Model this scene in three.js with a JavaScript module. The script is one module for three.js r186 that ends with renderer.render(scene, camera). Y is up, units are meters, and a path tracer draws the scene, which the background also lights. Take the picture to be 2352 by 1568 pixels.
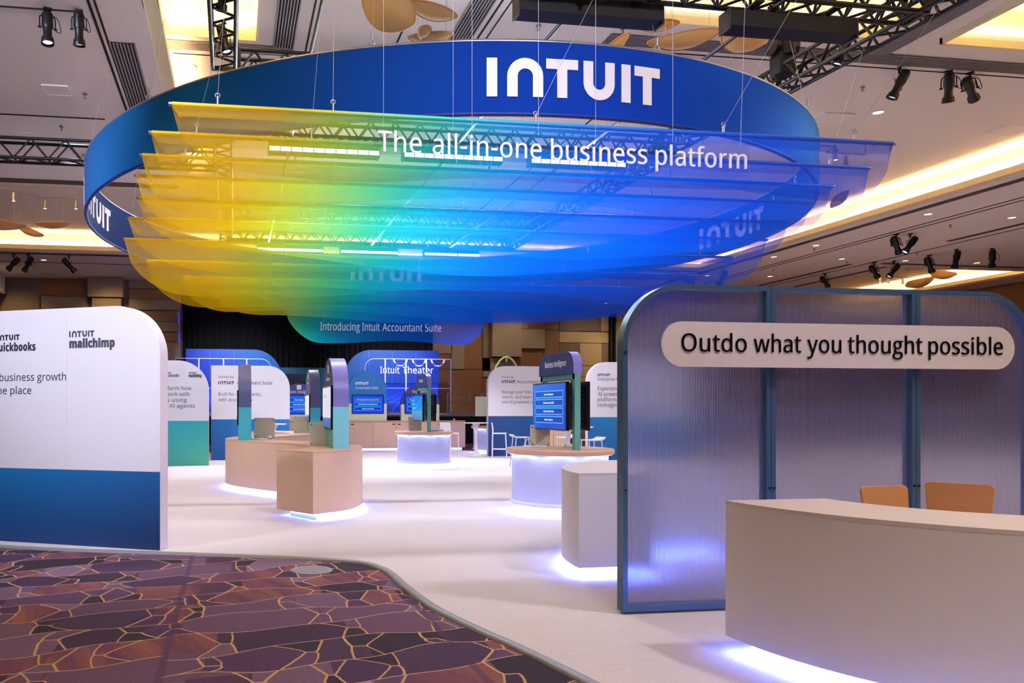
import * as THREE from 'three';
import { FontLoader } from 'three/addons/loaders/FontLoader.js';
import { mergeGeometries } from 'three/addons/utils/BufferGeometryUtils.js';
import { RoundedBoxGeometry } from 'three/addons/geometries/RoundedBoxGeometry.js';
import { RectAreaLightUniformsLib } from 'three/addons/lights/RectAreaLightUniformsLib.js';

// ------------------------------------------------------------------ camera, light levels, exposure
RectAreaLightUniformsLib.init();
const scene = new THREE.Scene();
scene.background = new THREE.Color(0x000000);
const W = 2352, H = 1568;
const camera = new THREE.PerspectiveCamera(2 * Math.atan(784 / 1790) * 180 / Math.PI, W / H, 0.05, 200);
camera.position.set(0, 1.5, 0);
camera.rotation.y = -8.2 * Math.PI / 180;
camera.setViewOffset(W, H, 386, -156, W, H);          // shifted lens: verticals stay upright
scene.add(camera);
const renderer = new THREE.WebGLRenderer();
renderer.toneMapping = THREE.LinearToneMapping;
renderer.toneMappingExposure = 1.0;
renderer.shadowMap.enabled = true;
const LIGHT = { cove: 100, recess: 34, led: 95, ledTop: 26, batten: 320, spot: 70, down: 26, addedSpots: 60 };
const WARM = 0xffd494, COOL = 0x5a74ff, PALE = 0x93a2ff, DAY = 0xe2e3ff;

// ------------------------------------------------------------------ helpers
let seed = 7;
const rnd = () => { seed = (seed + 0x6d2b79f5) | 0; let t = Math.imul(seed ^ (seed >>> 15), 1 | seed); t = (t + Math.imul(t ^ (t >>> 7), 61 | t)) ^ t; return ((t ^ (t >>> 14)) >>> 0) / 4294967296; };
const rr = (a, b) => a + (b - a) * rnd();
const V = (x, y, z) => new THREE.Vector3(x, y, z);
const UPV = V(0, 1, 0);
const used = {};
const numbered = (n) => { const k = used[n] = (used[n] ?? -1) + 1; return k ? n + '_' + String(k).padStart(3, '0') : n; };
function shade(m) { m.castShadow = true; m.receiveShadow = true; return m; }
function tag(o, label, category, group) { o.userData.label = label; o.userData.category = category; if (group) o.userData.group = group; return o; }
function thing(name, label, category, p = [0, 0, 0], turn = 0, group) {
  const o = new THREE.Group(); o.name = numbered(name); o.position.set(...p); o.rotation.y = turn; scene.add(o);
  return tag(o, label, category, group);
}
function merge(g) {
  if (!Array.isArray(g)) return g;
  if (g.length === 1) return g[0];
  const keep = ['position', 'normal', 'uv'];
  return mergeGeometries(g.map((x) => { const y = x.index ? x.toNonIndexed() : x; for (const k of Object.keys(y.attributes)) if (!keep.includes(k)) y.deleteAttribute(k); return y; }));
}
function part(name, g, m, parent, label) {
  const o = shade(new THREE.Mesh(merge(g), m));
  o.name = parent === scene ? numbered(name) : name + (parent.children.some((c) => c.name === name) ? '_' + String(parent.children.length).padStart(3, '0') : '');
  if (label) o.userData.label = label;
  parent.add(o); return o;
}
function struct(name, g, m, label) { const o = part(name, g, m, scene); o.userData.kind = 'structure'; if (label) o.userData.label = label; return o; }
function structGroup(name) { const o = new THREE.Group(); o.name = numbered(name); o.userData.kind = 'structure'; scene.add(o); return o; }
function dup(root, p, turn, label) {
  const r = root.clone(); r.name = numbered(root.name.replace(/_\d{3}$/, '')); scene.add(r); r.position.set(...p); r.rotation.y = turn; r.userData = { ...root.userData }; if (label) r.userData.label = label; return r;
}
const box = (w, h, d, x = 0, y = 0, z = 0, ry = 0) => { const g = new THREE.BoxGeometry(w, h, d); if (ry) g.rotateY(ry); return g.translate(x, y, z); };
const rbox = (w, h, d, r, x = 0, y = 0, z = 0) => new RoundedBoxGeometry(w, h, d, 2, r).translate(x, y, z);
const boxab = (x0, x1, y0, y1, z0, z1) => box(x1 - x0, y1 - y0, z1 - z0, (x0 + x1) / 2, (y0 + y1) / 2, (z0 + z1) / 2);
const cyl = (r0, r1, h, x = 0, y = 0, z = 0, n = 16) => new THREE.CylinderGeometry(r1, r0, h, n).translate(x, y + h / 2, z);
function bar(a, b, r, n = 8) {
  const d = V(...b).sub(V(...a)), L = d.length(), g = new THREE.CylinderGeometry(r, r, L, n);
  g.applyQuaternion(new THREE.Quaternion().setFromUnitVectors(UPV, d.normalize()));
  return g.translate((a[0] + b[0]) / 2, (a[1] + b[1]) / 2, (a[2] + b[2]) / 2);
}
const tube = (pts, r, n = 24, k = 8, closed = false) => new THREE.TubeGeometry(new THREE.CatmullRomCurve3(pts.map((p) => V(...p)), closed, 'catmullrom', 0.5), n, r, k, closed);
// uv in metres from position: the two axes most across the normal
function metric(g, s = 1) {
  g = g.index ? g.toNonIndexed() : g;
  const p = g.attributes.position, n = g.attributes.normal, uv = new Float32Array(p.count * 2);
  for (let i = 0; i < p.count; i++) {
    const ax = Math.abs(n.getX(i)), ay = Math.abs(n.getY(i)), az = Math.abs(n.getZ(i));
    let u, v;
    if (ay > ax && ay > az) { u = p.getX(i); v = p.getZ(i); } else if (ax > az) { u = p.getZ(i); v = p.getY(i); } else { u = p.getX(i); v = p.getY(i); }
    uv[2 * i] = u * s; uv[2 * i + 1] = v * s;
  }
  g.setAttribute('uv', new THREE.BufferAttribute(uv, 2)); return g;
}
// colour vertices from a function of position
function paint(g, f) {
  const p = g.attributes.position, c = new Float32Array(p.count * 3), q = new THREE.Color();
  for (let i = 0; i < p.count; i++) { f(q, p.getX(i), p.getY(i), p.getZ(i)); c[3 * i] = q.r; c[3 * i + 1] = q.g; c[3 * i + 2] = q.b; }
  g.setAttribute('color', new THREE.BufferAttribute(c, 3)); return g;
}
const hex = (h) => new THREE.Color(h);
function ramp(stops) {                                          // [[t, hex], ...] -> f(color, t)
  const cs = stops.map(([t, h]) => [t, hex(h)]);
  return (q, t) => {
    if (t <= cs[0][0]) return q.copy(cs[0][1]);
    for (let i = 1; i < cs.length; i++) if (t <= cs[i][0]) return q.copy(cs[i - 1][1]).lerp(cs[i][1], (t - cs[i - 1][0]) / (cs[i][0] - cs[i - 1][0]));
    return q.copy(cs[cs.length - 1][1]);
  };
}
function outline(pts) { return new THREE.Shape(pts.map((p) => new THREE.Vector2(p[0], p[1]))); }
// a plan outline (x, z) raised from y0 to y1
function slab(pts, y0, y1, holes = []) {
  const s = outline(pts.map(([x, z]) => [x, -z])); for (const h of holes) s.holes.push(outline(h.map(([x, z]) => [x, -z])));
  return new THREE.ExtrudeGeometry(s, { depth: y1 - y0, bevelEnabled: false }).rotateX(-Math.PI / 2).translate(0, y0, 0);
}
const arc = (cx, cz, r, a0, a1, n) => Array.from({ length: n + 1 }, (_, i) => { const a = a0 + (a1 - a0) * i / n; return [cx + r * Math.cos(a), cz + r * Math.sin(a)]; });
function strip(a, b, w, dir, radiance, color, parent = scene) {        // a straight area lamp from a to b facing dir
  const A = V(...a), B = V(...b), L = A.distanceTo(B), l = new THREE.RectAreaLight(color, radiance, L, w);
  const x = B.clone().sub(A).normalize(), z = V(...dir).normalize().negate(), y = z.clone().cross(x).normalize();
  const m = new THREE.Matrix4().makeBasis(x, y, z);
  l.quaternion.setFromRotationMatrix(m); l.position.copy(A.add(B).multiplyScalar(0.5)); l.name = 'strip_light';
  parent.add(l); return l;
}
function spotLight(p, to, power, angle, color, soft = 6) {
  const l = new THREE.SpotLight(color, power, 0, angle, 0.7, 2); l.position.set(...p); l.target.position.set(...to); l.castShadow = true; l.shadow.radius = soft; l.name = 'spot_light';
  scene.add(l, l.target); l.target.name = 'spot_aim'; return l;
}

// ------------------------------------------------------------------ textures
function canvasTex(w, h, draw, { srgb = true, repeat } = {}) {
  const c = document.createElement('canvas'); c.width = w; c.height = h; draw(c.getContext('2d'), w, h);
  const t = new THREE.CanvasTexture(c); if (srgb) t.colorSpace = THREE.SRGBColorSpace; t.magFilter = THREE.LinearFilter;
  if (repeat) { t.wrapS = t.wrapT = THREE.RepeatWrapping; t.repeat.set(...repeat); }
  return t;
}
function grain(g, w, h, amount, step = 1) {
  const im = g.getImageData(0, 0, w, h), d = im.data;
  for (let y = 0; y < h; y += step) for (let x = 0; x < w; x += step) { const n = (rnd() - 0.5) * amount; for (let j = 0; j < step; j++) for (let i = 0; i < step; i++) { const k = ((y + j) * w + x + i) * 4; d[k] += n; d[k + 1] += n; d[k + 2] += n; } }
  g.putImageData(im, 0, 0);
}
function woodTex(base, dark, light, repeat, vertical = false) {
  return canvasTex(1024, 1024, (g, w, h) => {
    g.fillStyle = base; g.fillRect(0, 0, w, h);
    for (let i = 0; i < 1500; i++) {
      g.globalAlpha = rr(0.03, 0.14); g.fillStyle = rnd() < 0.55 ? dark : light;
      const L = rr(60, 420), t = rr(0.8, 3), x = rr(-200, w), y = rr(0, h);
      for (const dx of [0, -w, w]) { if (vertical) g.fillRect(y, x + dx, t, L); else g.fillRect(x + dx, y, L, t); }
    }
    g.globalAlpha = 1; grain(g, w, h, 10);
  }, { repeat });
}
const T = {};
T.oak = woodTex('#d8b797', '#b08a63', '#ecd3b5', [0.8, 0.8]);
T.walnut = woodTex('#7a5133', '#4f3019', '#93663f', [0.6, 0.6], true);
T.ply = woodTex('#c58d4b', '#96602a', '#d9a765', [2, 2]);
T.fabric = canvasTex(512, 512, (g, w, h) => { g.fillStyle = '#808080'; g.fillRect(0, 0, w, h); grain(g, w, h, 70); }, { srgb: false, repeat: [1.5, 1.5] });
T.cloth = canvasTex(512, 512, (g, w, h) => { g.fillStyle = '#f0ebe6'; g.fillRect(0, 0, w, h); for (let i = 0; i < 500; i++) { g.globalAlpha = rr(0.02, 0.07); g.fillStyle = rnd() < 0.6 ? '#8d7f74' : '#ffffff'; const x = rr(0, w), y = rr(0, h), L = rr(10, 90); for (const d of [0, -w]) g.fillRect(x + d, y, L, rr(1, 2.5)); } g.globalAlpha = 1; grain(g, w, h, 26); }, { repeat: [0.6, 0.6] });
T.weave = canvasTex(512, 512, (g, w, h) => {
  g.fillStyle = '#c79f5e'; g.fillRect(0, 0, w, h);
  for (let y = 0; y < h; y += 16) { g.fillStyle = '#7a5424'; g.fillRect(0, y, w, 5); g.fillStyle = '#e6c88c'; g.fillRect(0, y + 8, w, 3); }
  for (let x = 0; x < w; x += 8) { g.globalAlpha = 0.35; g.fillStyle = x % 16 ? '#7d5a2a' : '#f0d6a0'; g.fillRect(x, 0, 3, h); } g.globalAlpha = 1; grain(g, w, h, 30);
}, { repeat: [1, 1] });
// the hall's purple carpet: wavy gold lines, cracked waists between them, dark plum, mauve and rust cells; one tile is 3.6 m
T.carpet = canvasTex(2048, 2048, (g, w, h) => {
  const rows = 9, step = h / rows, cols = ['#3b2e3e', '#3a2d3c', '#403044', '#7d6478', '#8d7488', '#684c6c', '#5a3d60', '#74576f', '#523b58', '#49324e'], gold = '#dcb870';
  const wave = [];
  for (let j = 0; j < rows; j++) wave.push([rr(0, 6.28), rr(0, 6.28), rr(20, 46), rr(8, 20), rr(-30, 30)]);
  const Y = (j, x) => { const k = ((j % rows) + rows) % rows, q = wave[k]; return j * step + q[4] + x * (2 * step / w) + q[2] * Math.sin(2 * Math.PI * x / w * 2 + q[0]) + q[3] * Math.sin(2 * Math.PI * x / w * 5 + q[1]); };
  g.fillStyle = '#5b3a55'; g.fillRect(0, 0, w, h);
  const lines = [];
  for (let j = -4; j < rows + 3; j++) {
    const key = ((j % rows) + rows) % rows; seed = 1000 + key * 77;
    const n = 5 + key % 3, xs = []; for (let k = 0; k < n; k++) xs.push((k + rr(0.08, 0.92)) * w / n);
    const body = xs.map(() => cols[Math.floor(rnd() * cols.length)]), rays = xs.map(() => rnd() < 0.24);
    const geo = xs.map(() => ({ a: rr(20, 110), b: rr(20, 100), c: rr(20, 110), d: rr(20, 100), wl: rr(12, 30), lean: rr(-50, 50), my: rr(-24, 24), up: rnd() < 0.55, dn: rnd() < 0.5, cu: cols[Math.floor(rnd() * cols.length)], cd: cols[Math.floor(rnd() * cols.length)], half: rnd() }));
    for (const off of [-w, 0, w]) {
      const jj = j, top = (x) => Y(jj, x - off), bot = (x) => Y(jj + 1, x - off);
      for (let k = 0; k < n; k++) {
        const x0 = xs[k] + off, x1 = (k + 1 < n ? xs[k + 1] : xs[0] + w) + off;
        const cell = () => { g.beginPath(); for (let x = x0; x <= x1; x += 10) g.lineTo(x, top(x)); g.lineTo(x1, top(x1)); for (let x = x1; x >= x0; x -= 10) g.lineTo(x, bot(x)); g.closePath(); };
        g.globalAlpha = 1; g.fillStyle = body[k]; cell(); g.fill();
        if (rays[k]) {
          g.save(); cell(); g.clip(); g.globalAlpha = 1; g.fillStyle = '#6a4058'; g.fillRect(x0 - 200, top(x0) - 300, x1 - x0 + 400, 900);
          for (let i = 0; i < 40; i++) { seed = 300 + i * 17 + key * 5 + k; g.globalAlpha = rr(0.08, 0.3); g.fillStyle = ['#b57a4a', '#94586a', '#75426a', '#a87552', '#5a3558'][i % 5]; const a = x0 + (x1 - x0) * rnd(), m = top(a); g.beginPath(); g.moveTo(a, m - 60); g.lineTo(a + rr(30, 120), m - 60); g.lineTo(a + rr(-160, 90), bot(a) + 60); g.lineTo(a + rr(-260, -90), bot(a) + 60); g.fill(); }
          g.restore();
        }
      }
      for (let k = 0; k < n; k++) {
        const x = xs[k] + off, { a, b, c, d, wl, lean, my: dy, up, dn, cu, cd, half } = geo[k], my = (top(x) + bot(x)) / 2 + dy, X = x + lean;
        g.globalAlpha = 1;
        if (up) { g.fillStyle = cu; g.beginPath(); g.moveTo(x - a, top(x - a)); g.lineTo(x + b, top(x + b)); g.quadraticCurveTo(X + wl + 12, my - 34, X + wl, my); g.lineTo(X - wl, my); g.quadraticCurveTo(X - wl - 12, my - 34, x - a, top(x - a)); g.fill(); }
        if (dn) { g.fillStyle = cd; g.beginPath(); g.moveTo(x - c, bot(x - c)); g.lineTo(x + d, bot(x + d)); g.quadraticCurveTo(X + wl + 12, my + 34, X + wl, my); g.lineTo(X - wl, my); g.quadraticCurveTo(X - wl - 12, my + 34, x - c, bot(x - c)); g.fill(); }
        const q = [[x - a, top(x - a), X - wl - 12, my - 34, X - wl, my], [x + b, top(x + b), X + wl + 12, my - 34, X + wl, my], [x - c, bot(x - c), X - wl - 12, my + 34, X - wl, my], [x + d, bot(x + d), X + wl + 12, my + 34, X + wl, my]];
        lines.push([half < 0.3 ? q.slice(0, 3) : q, [X - wl, my, X + wl]]);
      }
    }
  }
  const rough = (x0, y0, cx, cy, x1, y1, t) => { g.beginPath(); for (let i = 0; i <= 24; i++) { const u = i / 24, v = 1 - u; g.lineTo(v * v * x0 + 2 * u * v * cx + u * u * x1 + rr(-1.6, 1.6), v * v * y0 + 2 * u * v * cy + u * u * y1); } g.lineWidth = t; g.stroke(); };
  seed = 501; g.strokeStyle = gold; g.globalAlpha = 1;
  for (const [qs, m] of lines) { for (const q of qs) rough(...q, rr(6, 10)); g.lineWidth = 8; g.beginPath(); g.moveTo(m[0], m[1]); g.lineTo(m[2], m[1]); g.stroke(); }
  g.strokeStyle = '#dfc08a';
  for (let j = -4; j < rows + 4; j++) { g.beginPath(); for (let x = 0; x <= w; x += 8) g.lineTo(x, Y(j, x) + rr(-1, 1)); g.lineWidth = 6; g.stroke(); }
  seed = 99;
  g.globalAlpha = 0.5; g.fillStyle = '#54385a'; for (const x of [-14, w / 2 - 13, w - 14]) g.fillRect(x, 0, 27, h);
  g.globalAlpha = 1; grain(g, w, h, 60);
}, { repeat: [1 / 3.6, 1 / 3.6] });
T.carpet.offset.set(0.4 / 3.6, 0);

// ------------------------------------------------------------------ materials
const std = (color, roughness = 0.6, o = {}) => new THREE.MeshStandardMaterial({ color, roughness, ...o });
const phys = (o) => new THREE.MeshPhysicalMaterial(o);
const glow = (color, k) => new THREE.MeshStandardMaterial({ color: 0x000000, roughness: 1, emissive: color, emissiveIntensity: k });
const M = {
  carpetHall: std(0xe2d8e6, 1, { map: T.carpet, bumpMap: T.fabric, bumpScale: 0.002 }),
  carpetBooth: std(0xe4e0e2, 0.97, { map: T.cloth, bumpMap: T.cloth, bumpScale: 0.003 }),
  vinyl: std(0x8d8f8a, 0.4),
  ceiling: std(0xe8dcd6, 0.85), tray: std(0xe8ddd0, 0.85), trim: std(0xe6d7a9, 0.6), recess: std(0xe9e2d3, 0.85), slot: std(0x1a1514, 0.9), grilleMetal: std(0x8d8583, 0.6), brownSlot: std(0x54443c, 0.8),
  beige: std(0x8b7b68, 0.95, { bumpMap: T.fabric, bumpScale: 0.004 }), beigeLight: std(0xa7926f, 0.95, { bumpMap: T.fabric, bumpScale: 0.004 }), beigeDark: std(0x6f6152, 0.95, { bumpMap: T.fabric, bumpScale: 0.004 }),
  walnut: std(0xffffff, 0.5, { map: T.walnut }), black: std(0x060607, 0.7), blackMetal: std(0x08080a, 0.42), drape: std(0x07070a, 0.95), plainWall: std(0x6d6258, 0.9),
  white: std(0xe8e7e8, 0.45), whiteGloss: std(0xeceaec, 0.25), wallEdge: std(0xd9cfd2, 0.5), cream: std(0xe3d8cb, 0.35), deskWhite: std(0xefebe6, 0.5), plinth: std(0xe9e9f2, 0.5),
  vcol: std(0xffffff, 0.5, { vertexColors: true }), vcolSoft: std(0xffffff, 0.42, { vertexColors: true }),
  oak: std(0xffffff, 0.5, { map: T.oak }), oakTop: std(0xf3e6da, 0.4, { map: T.oak }), ply: std(0xffffff, 0.4, { map: T.ply }),
  navy: std(0x2d335f, 0.45), lavender: std(0x8a82c8, 0.32), slateEdge: std(0x565a7e, 0.3), teal: std(0x38a6b4, 0.5), mint: std(0x5fa08c, 0.5), tealLight: std(0x7fd3df, 0.5), lime: std(0xd4e08a, 0.5), limePale: std(0xdde3bd, 0.5), blueArch: std(0x1a74b8, 0.5), purpleArch: std(0x3f4580, 0.5), paleTeal: std(0xa9dbe2, 0.5),
  ink: std(0x4a4e57, 0.6), inkDark: std(0x2a2d36, 0.6), inkBlue: std(0x23366f, 0.6), inkBlack: std(0x0c0b0d, 0.25), lettersWhite: std(0xf3f2f6, 0.4),
  chrome: std(0xc9c9cc, 0.22, { metalness: 0.9 }), steel: std(0x9c9ca0, 0.35, { metalness: 0.7 }), wire: std(0xaeb2ba, 0.4, { metalness: 0.5 }), wireDark: std(0x2a2a2e, 0.5),
  frameBlue: std(0x48667f, 0.35, { metalness: 0.25 }), seatWhite: std(0xe6e2e2, 0.5), stand: std(0xc9bfa6, 0.35), bezel: std(0x0a0a0c, 0.25),
  ledGlow: glow(0xccd2ff, 2.4), warmGlow: glow(0xffe3ae, 3), lensGlow: glow(0xeaf0ff, 1.3), downGlow: glow(0xfff0d4, 4), battenGlow: glow(0xf4f6ff, 22), blueEdge: glow(0x3a4cff, 1.6),
  weave: phys({ color: 0xffffff, map: T.weave, roughness: 0.9, transmission: 0.35, thickness: 0 }), weavePale: phys({ color: 0xf4ead8, map: T.weave, roughness: 0.9, transmission: 0.4, thickness: 0 }),
  sheet: phys({ color: 0xffffff, vertexColors: true, roughness: 0.88, transmission: 0.85, thickness: 0, ior: 1.2, specularIntensity: 0.4, transparent: true, opacity: 0.5, side: THREE.DoubleSide }),
  sheetRear: phys({ color: 0xffffff, vertexColors: true, roughness: 0.88, transmission: 0.85, thickness: 0, ior: 1.2, specularIntensity: 0.4, transparent: true, opacity: 0.68, side: THREE.DoubleSide }),
  hem: phys({ color: 0xffffff, vertexColors: true, roughness: 0.8, transmission: 0.5, thickness: 0, ior: 1.25, transparent: true, opacity: 0.42, side: THREE.DoubleSide }),
  ringSkin: phys({ color: 0xffffff, vertexColors: true, roughness: 0.85, specularIntensity: 0.3, transmission: 0.22, thickness: 0, side: THREE.DoubleSide }),
  poly: phys({ color: 0x8f96c8, roughness: 0.55, transmission: 0.7, thickness: 0.01, ior: 1.08, clearcoat: 1, clearcoatRoughness: 0.1, side: THREE.DoubleSide }),
  polyKiosk: phys({ color: 0xdde0f6, roughness: 0.9, transmission: 0.4, thickness: 0, clearcoat: 0.8, clearcoatRoughness: 0.15, side: THREE.DoubleSide }),
  acrylic: phys({ color: 0xf6f8ff, roughness: 0.05, transmission: 1, thickness: 0, ior: 1.25, side: THREE.DoubleSide }), acrylicLine: std(0xb7b4e8, 0.3),
};
const font = await new FontLoader().loadAsync('fonts/droid/droid_sans_regular.typeface.json');
const fontBold = await new FontLoader().loadAsync('fonts/droid/droid_sans_bold.typeface.json');

// ------------------------------------------------------------------ lettering
// cap: height of the capitals; the baseline starts at (0, 0); width: total width to fit
const capOf = (f) => { const g = new THREE.ShapeGeometry(f.generateShapes('H', 1)); g.computeBoundingBox(); return g.boundingBox.max.y; };
const CAP = new Map([[font, capOf(font)], [fontBold, capOf(fontBold)]]);
function letters(s, cap, { f = font, width, depth = 0.002, right = false, center = false, seg = 3, fat = 0 } = {}) {
  const shapes = f.generateShapes(s, cap / CAP.get(f));
  const g = new THREE.ExtrudeGeometry(shapes, { depth, bevelEnabled: fat > 0, bevelSize: fat, bevelThickness: 0.0006, bevelSegments: 1, curveSegments: seg });
  g.computeBoundingBox(); const b = g.boundingBox; g.translate(-b.min.x, 0, 0);
  const w0 = b.max.x - b.min.x, k = width ? width / w0 : 1; g.scale(k, 1, 1);
  if (right) g.translate(-w0 * k, 0, 0); if (center) g.translate(-w0 * k / 2, 0, 0);
  return g;
}
// the company's word mark: I, an arch for N, T, U, I, T; 4.8 cap heights wide
function markShapes(h) {
  const t = 0.27, out = [], rect = (x0, y0, x1, y1) => out.push(outline([[x0, y0], [x1, y0], [x1, y1], [x0, y1]].map(([x, y]) => [x * h, y * h])));
  const arch = (x, w, flip) => {
    const R = w / 2, r = R - t, c = x + R, p = [], cy = 1 - R;
    p.push([x, 0]); for (let i = 0; i <= 20; i++) { const a = Math.PI - Math.PI * i / 20; p.push([c + R * Math.cos(a), cy + R * Math.sin(a)]); } p.push([x + w, 0], [x + w - t, 0]);
    for (let i = 0; i <= 20; i++) { const a = Math.PI * i / 20; p.push([c + r * Math.cos(a), cy + r * Math.sin(a)]); } p.push([x + t, 0]);
    out.push(outline(p.map(([px, py]) => [px * h, (flip ? 1 - py : py) * h])));
  };
  const tee = (x, w) => out.push(outline([[x, 0.74], [x + (w - t) / 2, 0.74], [x + (w - t) / 2, 0], [x + (w + t) / 2, 0], [x + (w + t) / 2, 0.74], [x + w, 0.74], [x + w, 1], [x, 1]].map(([a, b]) => [a * h, b * h])));
  rect(0, 0, t, 1); arch(0.53, 0.94, false); tee(1.55, 0.86); arch(2.56, 0.88, true); rect(3.64, 0, 3.91, 1); tee(4.03, 0.78);
  return out;
}
const mark = (h, depth = 0.002) => new THREE.ExtrudeGeometry(markShapes(h), { depth, bevelEnabled: false });

// ------------------------------------------------------------------ floor
const ROOM = { x0: -17, x1: 34, z0: -40, z1: 9 };
struct('floor', metric(boxab(ROOM.x0, ROOM.x1, -0.2, 0, ROOM.z0, ROOM.z1)), M.carpetHall, 'purple patterned hall carpet with gold crackle lines');
const EDGE = [[-7, -11], [-4.6, -9.95], [-2.484, -8.92], [-1.74, -8.6], [-0.658, -8.25], [0.467, -7.86], [0.975, -7.66], [1.253, -7.48], [1.4, -7.15], [1.445, -6.41], [1.51, -5.68], [1.653, -5.08], [1.787, -4.63], [1.9, -4.16], [2.1, -3.3], [2.55, -2.2], [3.4, -1.4], [5, -1], [8, -0.9]];
const edgeCurve = new THREE.CatmullRomCurve3(EDGE.map(([x, z]) => V(x, 0.016, z))).getPoints(160);
{
  const p = [...edgeCurve.map((v) => [v.x, v.z]), [14, -0.9], [14, -6], [27, -6], [27, -27.2], [-7, -27.2]];  // right-hand extension behind the partition is added, to bounce light onto the ceiling
  part('booth_carpet', metric(slab(p, 0.0, 0.016)), M.carpetBooth, scene); tag(scene.children[scene.children.length - 1], 'pale beige booth carpet with a winding front edge', 'carpet');
  const s = new THREE.Shape(); s.moveTo(-0.035, 0); s.quadraticCurveTo(-0.03, 0.022, 0, 0.026); s.quadraticCurveTo(0.03, 0.026, 0.04, 0.017); s.lineTo(0.04, 0); s.lineTo(-0.035, 0);
  const n = edgeCurve.length, prof = s.getPoints(4), pos = [], idx = [];
  edgeCurve.forEach((v, i) => { const a = edgeCurve[Math.max(0, i - 1)], b = edgeCurve[Math.min(n - 1, i + 1)], d = b.clone().sub(a).normalize(); for (const q of prof) pos.push(v.x + d.z * -q.x * -1, q.y + 0.001, v.z - d.x * q.x); });
  const m = prof.length; for (let i = 0; i < n - 1; i++) for (let j = 0; j < m - 1; j++) { const a = i * m + j, b = a + m; idx.push(a, b, a + 1, b, b + 1, a + 1); }
  const g = new THREE.BufferGeometry(); g.setAttribute('position', new THREE.Float32BufferAttribute(pos, 3)); g.setIndex(idx); g.computeVertexNormals();
  tag(part('carpet_edging', g, phys({ color: 0x8d8f8a, roughness: 0.4, side: THREE.DoubleSide }), scene), 'grey vinyl edging strip along the winding front of the booth carpet', 'edging');
  const disc = thing('floor_sticker', 'round grey sticker on the purple carpet near the winding edging', 'sticker', [0.74, 0.001, -7.25]);
  part('disc', cyl(0.2, 0.2, 0.002, 0, 0, 0, 40), std(0x7d7780, 0.5), disc); part('rim', new THREE.TorusGeometry(0.17, 0.006, 4, 40).rotateX(Math.PI / 2).scale(1, 0.3, 1).translate(0, 0.002, 0), std(0xb9b6bb, 0.5), disc);
}

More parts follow.
